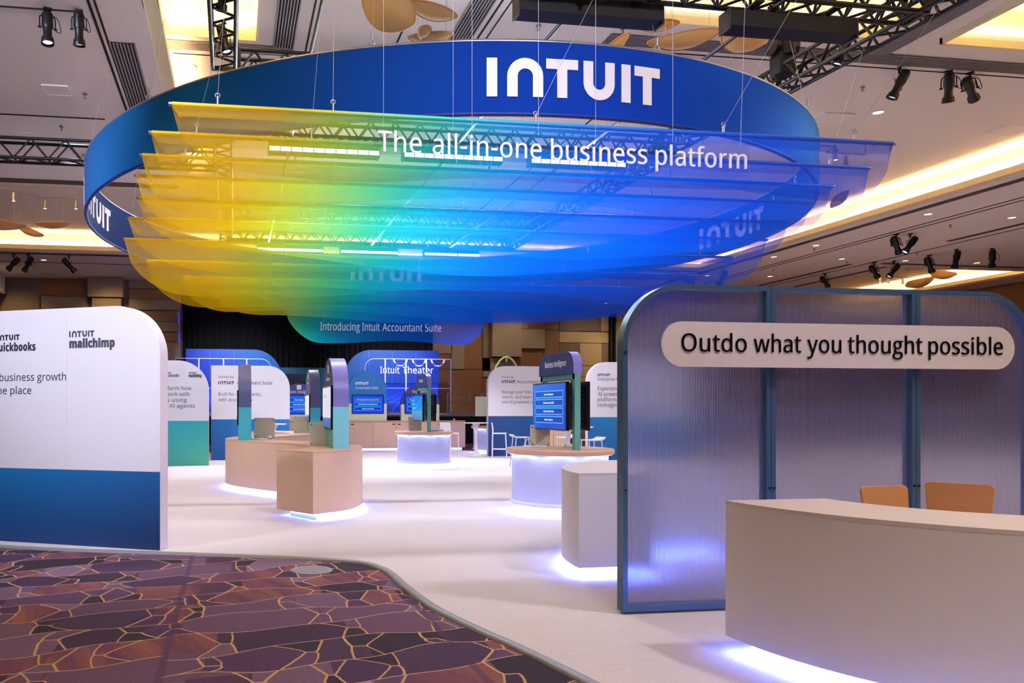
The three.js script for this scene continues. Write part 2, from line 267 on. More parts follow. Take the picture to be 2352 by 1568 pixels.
// ------------------------------------------------------------------ ceiling
const H1 = 7.05, H2 = 7.7, H3 = 8.25;
const trayRect = [[-1.2, 4], [18.45, 4], [18.45, -28.6], [-15, -28.6], [-15, -20.15], [-1.2, -20.15]];
const trayD = [[25.66, -27.1], [32.3, -27.1], [32.3, -38], [25.66, -38]];
{
  const c = structGroup('ceiling');
  part('soffit', slab([[ROOM.x0, ROOM.z0], [ROOM.x1, ROOM.z0], [ROOM.x1, ROOM.z1], [ROOM.x0, ROOM.z1]], H1, H1 + 0.06, [trayRect, trayD]), M.ceiling, c);
  const rec = { A: [-1.1, 0.42, -13.0, 2], C: [4.4, 10.45, -11.46, 2], B: [11.75, 18.2, -11.46, 2], P: [4.4, 10.45, -27, -15.5] };
  const holes = [rec.A, rec.C, rec.B].map(([a, b, z0, z1]) => [[a, z0], [b, z0], [b, z1], [a, z1]]);
  part('tray_panel', slab([[-15.3, -28.9], [18.75, -28.9], [18.75, 4.3], [-15.3, 4.3]], H2, H2 + 0.06, holes), M.tray, c);
  part('tray_panel', boxab(25.3, 32.6, H2, H2 + 0.06, -38.3, -26.8), M.tray, c);
  const wallsOf = (pts, y0, y1, t) => pts.map((p, i) => { const q = pts[(i + 1) % pts.length], L = Math.hypot(q[0] - p[0], q[1] - p[1]); return box(L + t, y1 - y0, t, (p[0] + q[0]) / 2, (y0 + y1) / 2, (p[1] + q[1]) / 2, -Math.atan2(q[1] - p[1], q[0] - p[0])); });
  const grow = (pts, d) => { const cx = pts.reduce((s, p) => s + p[0], 0) / pts.length; return pts; };
  part('tray_face', wallsOf(trayRect, H1, H2 + 0.03, 0.02), M.tray, c);
  part('tray_face', wallsOf(trayD, H1, H2 + 0.03, 0.02), M.tray, c);
  // trim lips that hide the cove strips
  const lip = (a, b, nx, nz) => { const mx = (a[0] + b[0]) / 2 + nx * 0.1, mz = (a[1] + b[1]) / 2 + nz * 0.1, L = Math.hypot(b[0] - a[0], b[1] - a[1]), ry = -Math.atan2(b[1] - a[1], b[0] - a[0]); return [box(L, 0.03, 0.2, mx, H1 + 0.045, mz, ry), box(L, 0.16, 0.02, mx + nx * 0.1, H1 + 0.11, mz + nz * 0.1, ry)]; };
  const coves = [[[-15, -20.15], [-1.2, -20.15], 0, -1], [[18.45, 4], [18.45, -28.6], -1, 0], [[18.45, -28.6], [-15, -28.6], 0, 1], [[-1.2, -20.15], [-1.2, 4], 1, 0], [[25.66, -38], [25.66, -27.1], 1, 0], [[25.66, -27.1], [32.3, -27.1], 0, -1], [[32.3, -27.1], [32.3, -38], -1, 0]];
  for (const [a, b, nx, nz] of coves) {
    part('cove_trim', lip(a, b, nx, nz), M.trim, c);
    const o = 0.1, y = H1 + 0.075;
    part('cove_lamp', new THREE.PlaneGeometry(Math.hypot(b[0] - a[0], b[1] - a[1]), 0.06).rotateX(-Math.PI / 2).rotateY(-Math.atan2(b[1] - a[1], b[0] - a[0])).translate((a[0] + b[0]) / 2 + nx * o, y, (a[1] + b[1]) / 2 + nz * o), M.warmGlow, c);
    strip([a[0] + nx * o, y + 0.02, a[1] + nz * o], [b[0] + nx * o, y + 0.02, b[1] + nz * o], 0.07, [nx * 0.25, 1, nz * 0.25], LIGHT.cove, WARM);
  }
  for (const k of ['A', 'C', 'B']) {
    const [a, b, z0, z1] = rec[k], ring = [[a, z0], [b, z0], [b, z1], [a, z1]];
    part('recess_face', wallsOf(ring, H2 - 0.08, H3, 0.03), M.recess, c); part('recess_top', boxab(a - 0.1, b + 0.1, H3, H3 + 0.05, z0 - 0.1, z1 + 0.1), M.recess, c);
    part('recess_trim', wallsOf(ring, H2 - 0.1, H2 + 0.03, 0.05), M.trim, c);
    for (const [p, q, nx, nz] of [[[a, z0], [b, z0], 0, 1], [[a, z1], [a, z0], 1, 0], [[b, z0], [b, z1], -1, 0]]) {
      part('recess_lamp', box(Math.hypot(q[0] - p[0], q[1] - p[1]) - 0.3, 0.03, 0.05, (p[0] + q[0]) / 2 + nx * 0.06, H2 + 0.12, (p[1] + q[1]) / 2 + nz * 0.06, -Math.atan2(q[1] - p[1], q[0] - p[0])), M.warmGlow, c);
      strip([p[0] + nx * 0.06, H2 + 0.15, p[1] + nz * 0.06], [q[0] + nx * 0.06, H2 + 0.15, q[1] + nz * 0.06], 0.07, [nx * 0.6, 1, nz * 0.6], LIGHT.recess, WARM);
    }
  }
  // dark lighting tracks and slots let into the soffit
  const slotBox = (x0, x1, z0, z1, y = H1, m = M.slot) => part('slot', boxab(x0, x1, y - 0.012, y + 0.01, z0, z1), m, c);
  slotBox(18.75, 19.0, -39, 4, H1, M.brownSlot); slotBox(-15, -1.3, -20.0, -19.65, H1, M.brownSlot); slotBox(-16, 18.6, -29.15, -28.88, H1, M.brownSlot);
  slotBox(20.45, 20.49, -39, 4); slotBox(20.75, 20.79, -39, 4); slotBox(23.3, 23.5, -22.6, -17, H1, M.brownSlot); slotBox(23.3, 23.5, -32.5, -26.7, H1, M.brownSlot); slotBox(23.9, 23.94, -39, 4); slotBox(24.5, 33, -26.5, -26.3, H1, M.brownSlot); slotBox(25.1, 25.3, -39, -27, H1, M.brownSlot);
  slotBox(-1.95, -1.91, -19.5, 4); slotBox(-1.86, -1.83, -15, 4); slotBox(-12, -2.4, -15.42, -15.38); slotBox(-12, -2.1, -11.3, -11.27); slotBox(-16, 18, -30.75, -30.7);
  slotBox(2.75, 2.78, -13, 3, H2); slotBox(4.05, 4.08, -12.7, 3, H2); slotBox(4.2, 4.22, -12.7, 3, H2); slotBox(7.6, 18, -12.62, -12.6, H2); slotBox(1.25, 1.28, -14, 3, H2); slotBox(-1, 1.1, -13.85, -13.83, H2); slotBox(7.6, 7.63, -27, -12.6, H2);
  part('bulkhead', boxab(-16, -9.3, H1 - 0.75, H1, -34, -30.9), M.ceiling, c);
}
// linear air grilles: a frame and dark gaps between metal slats
function grille(label, x0, x1, z0, z1, y, n) {
  const alongZ = z1 - z0 > x1 - x0, t = thing('air_grille', label, 'air vent', [(x0 + x1) / 2, y, (z0 + z1) / 2], 0), w = x1 - x0, d = z1 - z0;
  part('backing', box(w, 0.01, d, 0, -0.008, 0), M.slot, t);
  for (let k = 0; k <= n; k++) { const s = (k / n - 0.5), b = alongZ ? box(w / n * 0.45, 0.02, d, s * w, -0.022, 0) : box(w, 0.02, d / n * 0.45, 0, -0.022, s * d); part('slat', b, M.grilleMetal, t); }
}
grille('long air grille across the ceiling behind the left vertical truss', -1.1, 1.05, -13.62, -13.34, H2, 7);
grille('long air grille running in depth, right of the left vertical truss', 0.71, 1.04, -13.34, -6, H2, 7);
grille('air grille running in depth above the middle of the hanging ring', 3.6, 3.95, -13.2, -6, H2, 7);
grille('long air grille crossing the ceiling above the three right-hand spotlights', 6.2, 17.8, -12.42, -12.1, H2, 7);
grille('diagonal-looking air grille beside the brightest ceiling recess at upper right', 10.95, 11.3, -12.1, -6, H2, 7);
grille('wide black-slotted air grille in the low soffit at upper left', -1.82, -1.46, -15.2, -12.15, H1, 7);

// ------------------------------------------------------------------ walls
{
  struct('wall_left', boxab(ROOM.x0 - 0.3, ROOM.x0, 0, 9, ROOM.z0, ROOM.z1), M.plainWall); struct('wall_right', boxab(ROOM.x1, ROOM.x1 + 0.3, 0, 9, ROOM.z0, ROOM.z1), M.walnut);
  struct('wall_back', boxab(ROOM.x0, ROOM.x1, 0, 9, ROOM.z1, ROOM.z1 + 0.3), M.plainWall); struct('roof', boxab(ROOM.x0 - 0.3, ROOM.x1 + 0.3, 8.6, 8.8, ROOM.z0 - 0.3, ROOM.z1 + 0.3), M.plainWall);
  const far = structGroup('wall_far');
  part('wall_base', boxab(ROOM.x0, ROOM.x1, 0, 9, ROOM.z0 - 0.3, ROOM.z0 + 0.6), M.plainWall, far);
  // fabric and veneer panels, each its own piece: x0, x1, y0, y1, proud, material
  const Z = -39.4, B = M.beige, L = M.beigeLight, D = M.beigeDark, N = M.walnut;
  const P = [[9.9, 11.35, 4.4, 5.0, .1, B], [9.9, 11.3, 3.6, 4.4, .05, N], [11.3, 12.0, 3.6, 4.98, .1, B], [9.9, 13.0, 0, 3.58, .05, N], [11.36, 12.9, 5.0, 7.05, .06, N], [9.9, 11.36, 5.02, 7.05, .1, B], [12.0, 12.95, 3.6, 5.0, .05, N],
    [13.0, 13.4, 3.5, 7.05, .12, D], [13.4, 15.0, 4.25, 7.05, .45, B], [13.0, 14.75, 3.2, 4.2, .12, B], [15.0, 15.45, 5.75, 7.05, .12, B], [15.0, 16.35, 4.7, 5.72, .3, B], [14.75, 16.35, 2.4, 4.68, .06, N], [13.0, 14.75, 0, 3.18, .06, N], [15.47, 17.2, 5.74, 7.05, .06, N], [16.37, 17.2, 0, 5.72, .09, N], [14.75, 16.35, 0, 2.38, .06, N],
    [17.2, 18.35, 5.65, 7.05, .1, D], [18.35, 19.55, 5.68, 6.78, .08, D], [18.35, 19.98, 6.8, 7.05, .12, L], [19.55, 19.98, 5.68, 6.78, .12, L], [17.2, 19.98, 5.05, 5.63, .12, L], [17.2, 18.35, 3.85, 5.03, .1, D], [18.35, 19.58, 3.85, 5.03, .12, L], [19.58, 19.98, 3.85, 5.03, .1, D], [17.2, 19.98, 3.25, 3.83, .12, L], [17.2, 18.35, 2.0, 3.23, .1, D], [18.35, 19.98, 2.0, 3.23, .12, L], [17.2, 19.98, 0, 1.98, .1, B],
    [20.4, 20.95, 0, 7.05, .12, L], [20.95, 23.2, 5.2, 7.05, .06, N], [20.95, 23.2, 0, 5.18, .12, B], [23.2, 26, 4, 7.05, .1, B], [23.2, 26, 0, 3.98, .06, N], [26, 30, 3, 7.05, .06, N], [30, 33.8, 3, 7.05, .1, B], [26, 33.8, 0, 2.98, .1, B]];
  for (const [x0, x1, y0, y1, d, m] of P) part('panel', metric(boxab(x0 + 0.006, x1 - 0.006, y0 + 0.006, y1 - 0.006, Z, Z + d)), m, far);
  part('slot', boxab(20.02, 20.12, 0, 7.05, Z, Z + 0.25), M.black, far); part('slot', boxab(20.26, 20.34, 0, 7.05, Z, Z + 0.25), M.black, far);
  const fl = structGroup('wall_far_left'), z = -34.4;
  part('wall_base', boxab(ROOM.x0, -2.3, 0, 8.6, -38, z), M.plainWall, fl);
  const Q = [[-9.9, -8.0, 0, 6.25, .1, M.beigeDark], [-13, -9.9, 0, 6.25, .14, B], [-7.95, -6.05, 6.3, 7.05, .05, N], [-7.95, -6.05, 4.6, 6.28, .12, B], [-5.95, -4.5, 6.2, 7.05, .75, B], [-5.8, -4.6, 0, 6.18, .6, B], [-4.35, -2.3, 6.68, 7.05, .12, B], [-4.35, -2.3, 6.24, 6.66, .05, N], [-4.35, -2.16, 5.76, 6.22, .16, B], [-4.35, -2.3, 5.28, 5.74, .05, N], [-4.35, -2.22, 4.84, 5.26, .16, B], [-4.35, -2.3, 4.42, 4.82, .05, N], [-4.35, -2.2, 2.5, 4.4, .16, B], [-7.95, -2.3, 0, 2.48, .1, B], [-7.95, -4.35, 2.5, 4.58, .08, N]];
  for (const [x0, x1, y0, y1, d, m] of Q) part('panel', metric(boxab(x0 + 0.008, x1 - 0.008, y0 + 0.008, y1 - 0.008, z, z + d)), m, fl);
}
// black stage curtain: a pleated cloth
{
  const x0 = -2.6, x1 = 9.95, n = 520, pos = [], idx = [];
  for (let i = 0; i <= n; i++) { const x = x0 + (x1 - x0) * i / n, z = -37.9 + 0.09 * Math.sin(x * 21 + Math.sin(x * 3) * 2) + 0.04 * Math.sin(x * 47); pos.push(x, 0.02, z, x, 7.03, z); }
  for (let i = 0; i < n; i++) idx.push(2 * i, 2 * i + 2, 2 * i + 1, 2 * i + 2, 2 * i + 3, 2 * i + 1);
  const g = new THREE.BufferGeometry(); g.setAttribute('position', new THREE.Float32BufferAttribute(pos, 3)); g.setIndex(idx); g.computeVertexNormals();
  tag(part('stage_curtain', g, phys({ color: 0x010102, roughness: 0.95, side: THREE.DoubleSide }), scene), 'tall black pleated curtain behind the blue theater backdrops', 'curtain');
}
// ------------------------------------------------------------------ hanging ring sign
const RC = [3.79, -14.47], RR = 6.3, RY0 = 4.755, RY1 = 5.555;
{
  const ring = thing('ring_sign', 'huge round blue fabric ring sign hanging above the booth with white lettering', 'hanging sign', [RC[0], 0, RC[1]]);
  const outer = ramp([[-180, '#06399a'], [-120, '#0a3686'], [-88, '#044c9c'], [-70, '#005f9e'], [-45, '#006ca8'], [-28, '#0050aa'], [-10, '#0042b0'], [8, '#0044bd'], [25, '#0054b6'], [42, '#0070b0'], [60, '#0a86b8'], [90, '#0a86b8'], [130, '#0450a8'], [180, '#06399a']]);
  const skin = (R, f) => paint(new THREE.CylinderGeometry(R, R, RY1 - RY0, 160, 1, true).translate(0, (RY0 + RY1) / 2, 0), (q, x, y, z) => f(q, Math.atan2(x, z) * 180 / Math.PI));
  part('outer_print', skin(RR, outer), M.ringSkin, ring); part('inner_print', skin(RR - 0.05, ramp([[-180, '#14499c'], [-100, '#173e86'], [0, '#1150b0'], [100, '#0f6aa8'], [180, '#14499c']])), M.ringSkin, ring);
  for (const y of [RY0, RY1]) part('frame_tube', new THREE.TorusGeometry(RR - 0.025, 0.028, 8, 160).rotateX(Math.PI / 2).translate(0, y, 0), y === RY0 ? std(0x0d2f7a, 0.5) : M.steel, ring);
  const bend = (A, R, inward) => { const g = mark(0.425, 0.008); g.translate(-4.81 * 0.425 / 2, 4.935, 0.002); const p = g.attributes.position; for (let i = 0; i < p.count; i++) { const a = A + (inward ? -1 : 1) * p.getX(i) / R, r = R + (inward ? -1 : 1) * p.getZ(i); p.setXYZ(i, r * Math.sin(a), p.getY(i), r * Math.cos(a)); } g.computeVertexNormals(); return g; };
  for (const A of [0, Math.PI / 2, Math.PI, -Math.PI / 2]) part('lettering', bend(A, RR, false), M.lettersWhite, ring);
  for (const A of [Math.PI / 2, Math.PI * 0.98, -Math.PI / 2 - 0.03]) part('lettering', bend(A, RR - 0.05, true), M.lettersWhite, ring);
  for (let k = 0; k < 12; k++) { const a = k * Math.PI / 6 + 0.16, x = (RR - 0.02) * Math.sin(a), z = (RR - 0.02) * Math.cos(a); part('suspension_wire', bar([x, RY1, z], [x * 0.93, H2, z * 0.93], 0.003, 5), M.wire, ring); part('shackle', merge([new THREE.TorusGeometry(0.03, 0.008, 6, 12).translate(x, RY1 + 0.05, z), cyl(0.014, 0.014, 0.09, x, RY1 + 0.08, z, 6)]), M.steel, ring); }
}
// ------------------------------------------------------------------ sheer banners under the ring
const dye = ramp([[0, '#f3c60c'], [0.12, '#f4d012'], [0.19, '#cfdd3a'], [0.28, '#72d484'], [0.33, '#2ec8a6'], [0.38, '#14bed0'], [0.45, '#18a6ec'], [0.58, '#0a78f0'], [0.76, '#0a5ee6'], [0.88, '#1654d2'], [1, '#3a5cc4']]);
const ORD = ['front-most', 'second', 'third', 'fourth', 'fifth', 'sixth', 'seventh', 'eighth', 'ninth', 'tenth', 'last'];
//            z, x0, x1, top, depth, wave, phase, left round, right round
const SHEETS = [[-7.6, -0.56, 7.17, 4.4, 0.58, 0.05, 0.2, 0.085, 0.07], [-8.7, -0.86, 7.86, 4.50, 0.66, 0.07, 1.0, 0.085, 0.075], [-9.8, -1.08, 8.3, 4.60, 0.76, 0.08, 2.0, 0.09, 0.08], [-10.9, -1.28, 8.85, 4.67, 0.82, 0.09, 3.0, 0.09, 0.09], [-12, -1.38, 9.3, 4.65, 0.87, 0.1, 4.0, 0.09, 0.1], [-12.9, -1.64, 9.6, 4.56, 0.9, 0.1, 5.0, 0.085, 0.1], [-14.2, -1.87, 9.85, 4.50, 0.88, 0.1, 0.4, 0.085, 0.1], [-15.3, -1.6, 9.75, 4.33, 0.8, 0.08, 1.4, 0.09, 0.11], [-16.4, -1.0, 9.2, 4.22, 0.73, 0.07, 2.4, 0.1, 0.13], [-17.5, -0.35, 8.0, 4.12, 0.6, 0.05, 3.1, 0.12, 0.2], [-18.75, 1.28, 6.3, 4.0, 0.88, 0.04, 0.3, 0.17, 0.12]];
const sheetDrop = (S, u) => { const [, , , , d, w, ph, rl, rt] = S, e = (t) => Math.sqrt(Math.max(0, 1 - (1 - Math.min(1, t)) ** 2)); return (d + w * 1.5 * Math.sin(u * 8 + ph)) * (0.8 * e(u / rl) + 0.2 * e(u / (rl * 3))) * (0.85 * e((1 - u) / rt) + 0.15 * e((1 - u) / (rt * 3))); };
SHEETS.forEach((S, k) => {
  const [z0, x0, x1, top] = S, nx = 110, ny = 14, mid = (x0 + x1) / 2;
  const t = thing('sheer_banner', k === 10 ? 'small rearmost sheer green to blue banner behind the hanging words about the accountant suite' : `sheer yellow to blue banner, ${ORD[k]} from the front under the blue ring`, 'banner', [mid, top, z0], 0, 'sheer gradient banners under the ring');
  const cloth = (v0, v1, offset, drop) => {
    const pos = [], col = [], idx = [], q = new THREE.Color();
    for (let i = 0; i <= nx; i++) for (let j = 0; j <= ny; j++) {
      const u = i / nx, v = v0 + (v1 - v0) * j / ny, dr = drop(u);
      const z = offset + v * (0.03 * Math.sin(u * 19 + k * 2) + 0.006 * Math.sin(u * 61 + k) + 0.002 * Math.sin(u * 140 + v * 4 + k * 3)) + 0.004 * Math.sin(v * 9 + u * 5 + k);
      pos.push((x0 - mid) + (x1 - x0) * u + 0.01 * Math.sin(v * 11 + u * 40), -dr * v, z);
      dye(q, k === 10 ? 0.28 + u * 0.6 : u * 1.0 + (k > 7 ? 0.02 : 0)); col.push(q.r, q.g, q.b);
    }
    for (let i = 0; i < nx; i++) for (let j = 0; j < ny; j++) { const a = i * (ny + 1) + j, b = a + ny + 1; idx.push(a, a + 1, b, b, a + 1, b + 1); }
    const g = new THREE.BufferGeometry(); g.setAttribute('position', new THREE.Float32BufferAttribute(pos, 3)); g.setAttribute('color', new THREE.Float32BufferAttribute(col, 3)); g.setIndex(idx); g.computeVertexNormals(); return g;
  };
  part('fabric', cloth(0, 1, 0, (u) => sheetDrop(S, u)), k > 7 ? M.sheetRear : M.sheet, t);
  part('hem', cloth(0, 1, 0.012, (u) => Math.min(0.11, sheetDrop(S, u))), M.hem, t);
  part('pole_sleeve', paint((() => { const g = new THREE.CylinderGeometry(0.024, 0.024, x1 - x0, 10, 60).rotateZ(Math.PI / 2); return g.translate((x0 + x1) / 2 - mid, 0.012, 0.004); })(), (q, x) => dye(q, k === 10 ? 0.28 + 0.6 * ((x + mid - x0) / (x1 - x0)) : (x + mid - x0) / (x1 - x0))), M.vcolSoft, t);
  for (const [a, b] of [[x0 - 0.035, x0 + 0.005], [x1 - 0.005, x1 + 0.035]]) part('pole_end', bar([a - mid, 0.012, 0.004], [b - mid, 0.012, 0.004], 0.02, 10), M.steel, t);
  // wires up to the rigging pipes and the side trusses
  for (const [u, tx] of k === 10 ? [[0.08, 1.0], [0.5, 3.85], [0.92, 6.1]] : [[0.055, -0.02], [0.2, 1.0], [0.47, 3.85], [0.74, 6.1], [0.94, 7.82]]) {
    const x = (x0 - mid) + (x1 - x0) * u;
    part('suspension_wire', bar([x, 0.1, 0], [tx - mid, 6.05 - top, 0], 0.0022, 5), M.wire, t);
    part('wire_clip', merge([cyl(0.014, 0.014, 0.08, x, 0.03, 0, 6), new THREE.TorusGeometry(0.022, 0.006, 5, 10).translate(x, 0.12, 0)]), M.steel, t);
  }
});
// ------------------------------------------------------------------ hanging words
{
  const t = thing('hanging_lettering', 'large white letters saying the all-in-one business platform hung before the sheer banners', 'hanging sign', [1.385, 3.975, -7.36]);
  const whole = 1, sp = [['The', 0.0, 0.434], ['all-in-one', 0.542, 1.649], ['business', 1.748, 2.765], ['platform', 2.86, 3.865]];
  for (const [w, a, b] of sp) {
    const g = letters(w, 0.197, { width: (b - a) * whole, depth: 0.014, seg: 5 }); g.translate(a * whole, 0, 0);
    part('word', g, M.lettersWhite, t);
    const s = 0.04, y0 = w === 'The' || w === 'all-in-one' ? -0.04 : -0.1; const sh = new THREE.Shape(), x0 = a * whole - s, x1 = b * whole + s, y1 = 0.245, r = 0.03;
    sh.moveTo(x0 + r, y0); sh.lineTo(x1 - r, y0); sh.quadraticCurveTo(x1, y0, x1, y0 + r); sh.lineTo(x1, y1 - r); sh.quadraticCurveTo(x1, y1, x1 - r, y1); sh.lineTo(x0 + r, y1); sh.quadraticCurveTo(x0, y1, x0, y1 - r); sh.lineTo(x0, y0 + r); sh.quadraticCurveTo(x0, y0, x0 + r, y0);
    part('clear_backing', new THREE.ExtrudeGeometry(sh, { depth: 0.004, bevelEnabled: false }).translate(0, 0, -0.008), M.acrylic, t);
  }
  for (const x of [0.06, 0.75, 0.94, 1.62, 2.22, 3.05, 3.8]) part('suspension_wire', bar([x, 0.24, 0], [x + (x > 3.5 ? 0.12 : 0), H2 - 3.975, 0], 0.0022, 5), M.wire, t);
  const t2 = thing('hanging_lettering', 'small white hanging words introducing the accountant suite, low behind all banners', 'hanging sign', [2.1, 3.4, -18.55]);
  for (const [w, a, b] of [['Introducing', 0, 0.316], ['Intuit', 0.335, 0.478], ['Accountant', 0.5, 0.828], ['Suite', 0.85, 0.982]]) { const g = letters(w, 0.185, { width: (b - a) * 3.03, depth: 0.012, seg: 4 }); g.translate(a * 3.03, 0, 0); part('word', g, M.lettersWhite, t2); }
  for (const x of [0.1, 0.9, 1.5, 2.2, 2.95]) part('suspension_wire', bar([x, 0.2, 0], [x, 2.75, -0.72], 0.0025, 5), M.wire, t2);
}
// ------------------------------------------------------------------ trusses and what hangs on them
const unitRod = new THREE.CylinderGeometry(1, 1, 1, 7);
function rod(name, a, b, r, m, parent) {
  const A = V(...a), B = V(...b), d = B.clone().sub(A), o = shade(new THREE.Mesh(unitRod, m)); o.name = name + '_' + String(parent.children.length).padStart(3, '0');
  o.position.copy(A.add(B).multiplyScalar(0.5)); o.scale.set(r, d.length(), r); o.quaternion.setFromUnitVectors(UPV, d.normalize()); parent.add(o); return o;
}
function truss(label, a, b, bay = 0.42, h = 0.3) {                  // a, b: middle of the bottom side
  const d = Math.hypot(b[0] - a[0], b[2] - a[2]), t = thing('lighting_truss', label, 'truss', a, -Math.atan2(b[2] - a[2], b[0] - a[0])), w = 0.15;
  for (const y of [0, h]) for (const z of [-w, w]) rod('chord', [0, y, z], [d, y, z], 0.03, M.blackMetal, t);
  const n = Math.max(2, Math.round(d / bay));
  for (let i = 0; i < n; i++) {
    const x0 = d * i / n, x1 = d * (i + 0.5) / n, x2 = d * (i + 1) / n;
    for (const z of [-w, w]) { rod('brace', [x0, 0, z], [x1, h, z], 0.017, M.blackMetal, t); rod('brace', [x1, h, z], [x2, 0, z], 0.017, M.blackMetal, t); }
    rod('brace', [x0, 0, -w], [x1, 0, w], 0.017, M.blackMetal, t); rod('brace', [x1, 0, w], [x2, 0, -w], 0.017, M.blackMetal, t);
  }
  for (const x of [0, d]) part('end_frame', merge([box(0.05, 0.05, 0.34, x, 0, 0), box(0.05, 0.05, 0.34, x, h, 0), box(0.05, h, 0.05, x, h / 2, -w), box(0.05, h, 0.05, x, h / 2, w)]), M.blackMetal, t);
  return t;
}
const TY = 6.12;
truss('black lighting truss hanging lengthwise at the upper left of the ring', [-0.1, TY, -6.6], [-0.1, TY, -10.7]);
truss('black lighting truss running away in depth at the upper right of the ring', [8.1, TY, -7.0], [7.75, TY, -13.1]);
truss('black lighting truss across the top right corner above two black light battens', [0.2, TY, -8.05], [8.0, TY, -8.15]);
truss('short black lighting truss behind the ring\'s upper left edge', [0.1, TY, -10.9], [7.7, TY, -10.9]);
truss('black lighting truss reaching the left edge of the picture behind the ring', [-12.5, TY, -15.15], [-0.3, TY, -15.15], 0.6, 0.36);
truss('black lighting truss above the middle of the banners, carrying lit battens', [0, TY, -13.25], [7.7, TY, -13.25]);
truss('black lighting truss seen through the banners between two rows of lit battens', [-0.1, TY + 0.05, -19.3], [8.0, TY + 0.05, -19.3]);
truss('rearmost black lighting truss behind the ring, carrying lit battens', [-0.1, TY + 0.1, -21.9], [8.0, TY + 0.1, -21.9]);
truss('black lighting truss running in depth, left side, seen through the yellow banners', [-0.15, TY, -13.4], [-0.15, TY, -21.7]);
truss('black lighting truss running in depth, right side, seen through the blue banners', [7.9, TY, -13.4], [7.9, TY, -21.7]);
// battens: black housings with a row of LEDs
function batten(label, x0, x1, y, z, lit, group) {
  const L = x1 - x0, t = thing('light_batten', label, 'stage light', [(x0 + x1) / 2, y, z], 0, group);
  const s = new THREE.Shape(); s.moveTo(-0.11, 0.02); s.lineTo(0.11, 0.0); s.lineTo(0.12, 0.2); s.lineTo(-0.1, 0.2); s.closePath();
  part('housing', new THREE.ExtrudeGeometry(s, { depth: L, bevelEnabled: false }).rotateY(Math.PI / 2).translate(-L / 2, 0, 0), M.black, t);
  for (const e of [-1, 1]) part('end_plate', rbox(0.02, 0.24, 0.21, 0.008, e * L / 2, 0.1, 0), M.blackMetal, t);
  const B = z < -18 ? TY + 0.1 : TY;
  for (const e of [-0.3, 0.3]) part('hanger', merge([box(0.04, B - y - 0.045 - 0.2, 0.04, e * L, 0.2 + (B - y - 0.045 - 0.2) / 2, 0), box(0.1, 0.02, 0.34, e * L, B - y - 0.04, 0)]), M.blackMetal, t);
  const n = 10, zf = lit ? 0.115 : -0.115;
  for (let i = 0; i < n; i++) part('lamp_cell', new THREE.PlaneGeometry(L / n * 0.9, 0.07).rotateY(lit ? 0 : Math.PI).translate((i + 0.5 - n / 2) * L / n, 0.05, zf * 1.08), lit ? M.battenGlow : M.bezel, t);
  strip([(x0 + x1) / 2 - L / 2, y + 0.04, z + zf * 1.15], [(x0 + x1) / 2 + L / 2, y + 0.04, z + zf * 1.15], 0.07, [0, -0.55, lit ? 0.8 : -0.8], LIGHT.batten * (!lit ? 0.02 : z < -18 ? 2.6 : 1), 0xf0f2ff);
}
[[0.62, 2.5], [2.93, 4.69], [5.21, 6.98]].forEach(([a, b], i) => batten(['left', 'middle', 'right'][i] + ' one of three lit light battens shining behind the front banner', a, b, 5.82, -13.2, true, 'lit battens'));
[[0.7, 2.55], [3.04, 4.69], [5.46, 7.09]].forEach(([a, b], i) => batten(['left', 'middle', 'right'][i] + ' one of three lit light battens far back above the lower banners', a, b, 5.9, -21.85, true, 'lit battens'));
batten('black light batten at the top edge, left of the upper right truss corner', 3.15, 4.86, 5.9, -8.35, false, 'front battens'); batten('black light batten under the truss at upper right', 5.55, 7.15, 5.8, -8.15, false, 'front battens');
{ // chain hoists
  for (const [p, label] of [[[7.85, 6.25, -10.2], 'black chain hoist standing on the upper right truss'], [[-0.1, 6.3, -8.2], 'black chain hoist inside the upper left truss'], [[-6.5, 6.3, -15.15], 'black chain hoist on the truss at the left picture edge']]) {
    const t = thing('chain_hoist', label, 'hoist', p);
    part('motor', merge([rbox(0.26, 0.34, 0.26, 0.04, 0, 0.2, 0), cyl(0.1, 0.1, 0.34, 0, 0.3, 0.1, 12)]), M.black, t); part('clutch', new THREE.CylinderGeometry(0.13, 0.13, 0.36, 16).rotateZ(Math.PI / 2).translate(0, 0.46, 0), M.blackMetal, t); part('chain', bar([0, 0.5, 0], [0, p[0] < -5 ? 0.74 : H2 - p[1] - 0.01, 0], 0.016, 6), M.steel, t); part('sling', tube([[-0.16, -0.1, 0.1], [-0.12, 0.05, 0], [0, 0.12, 0], [0.12, 0.05, 0], [0.16, -0.1, -0.1]], 0.016), M.black, t);
  }
  for (const [x, l] of [[1.0, 'dark rigging pipe running in depth above the left part of the ring'], [3.85, 'dark rigging pipe running in depth above the white ring lettering'], [6.1, 'dark rigging pipe running in depth, rightmost of three, left of the upper right truss']]) {
    const t = thing('rigging_pipe', l, 'pipe', [x, TY - 0.055, -8.0]); part('pipe', bar([0, 0, 0.2], [0, 0, -14.1], 0.024, 10), M.blackMetal, t); for (const z of [-0.1, -2.9, -5.25, -11.3]) part('clamp', merge([box(0.08, 0.06, 0.05, 0, 0.0, z), box(0.03, 0.1, 0.05, 0.04, 0.03, z)]), M.blackMetal, t);
  }
}
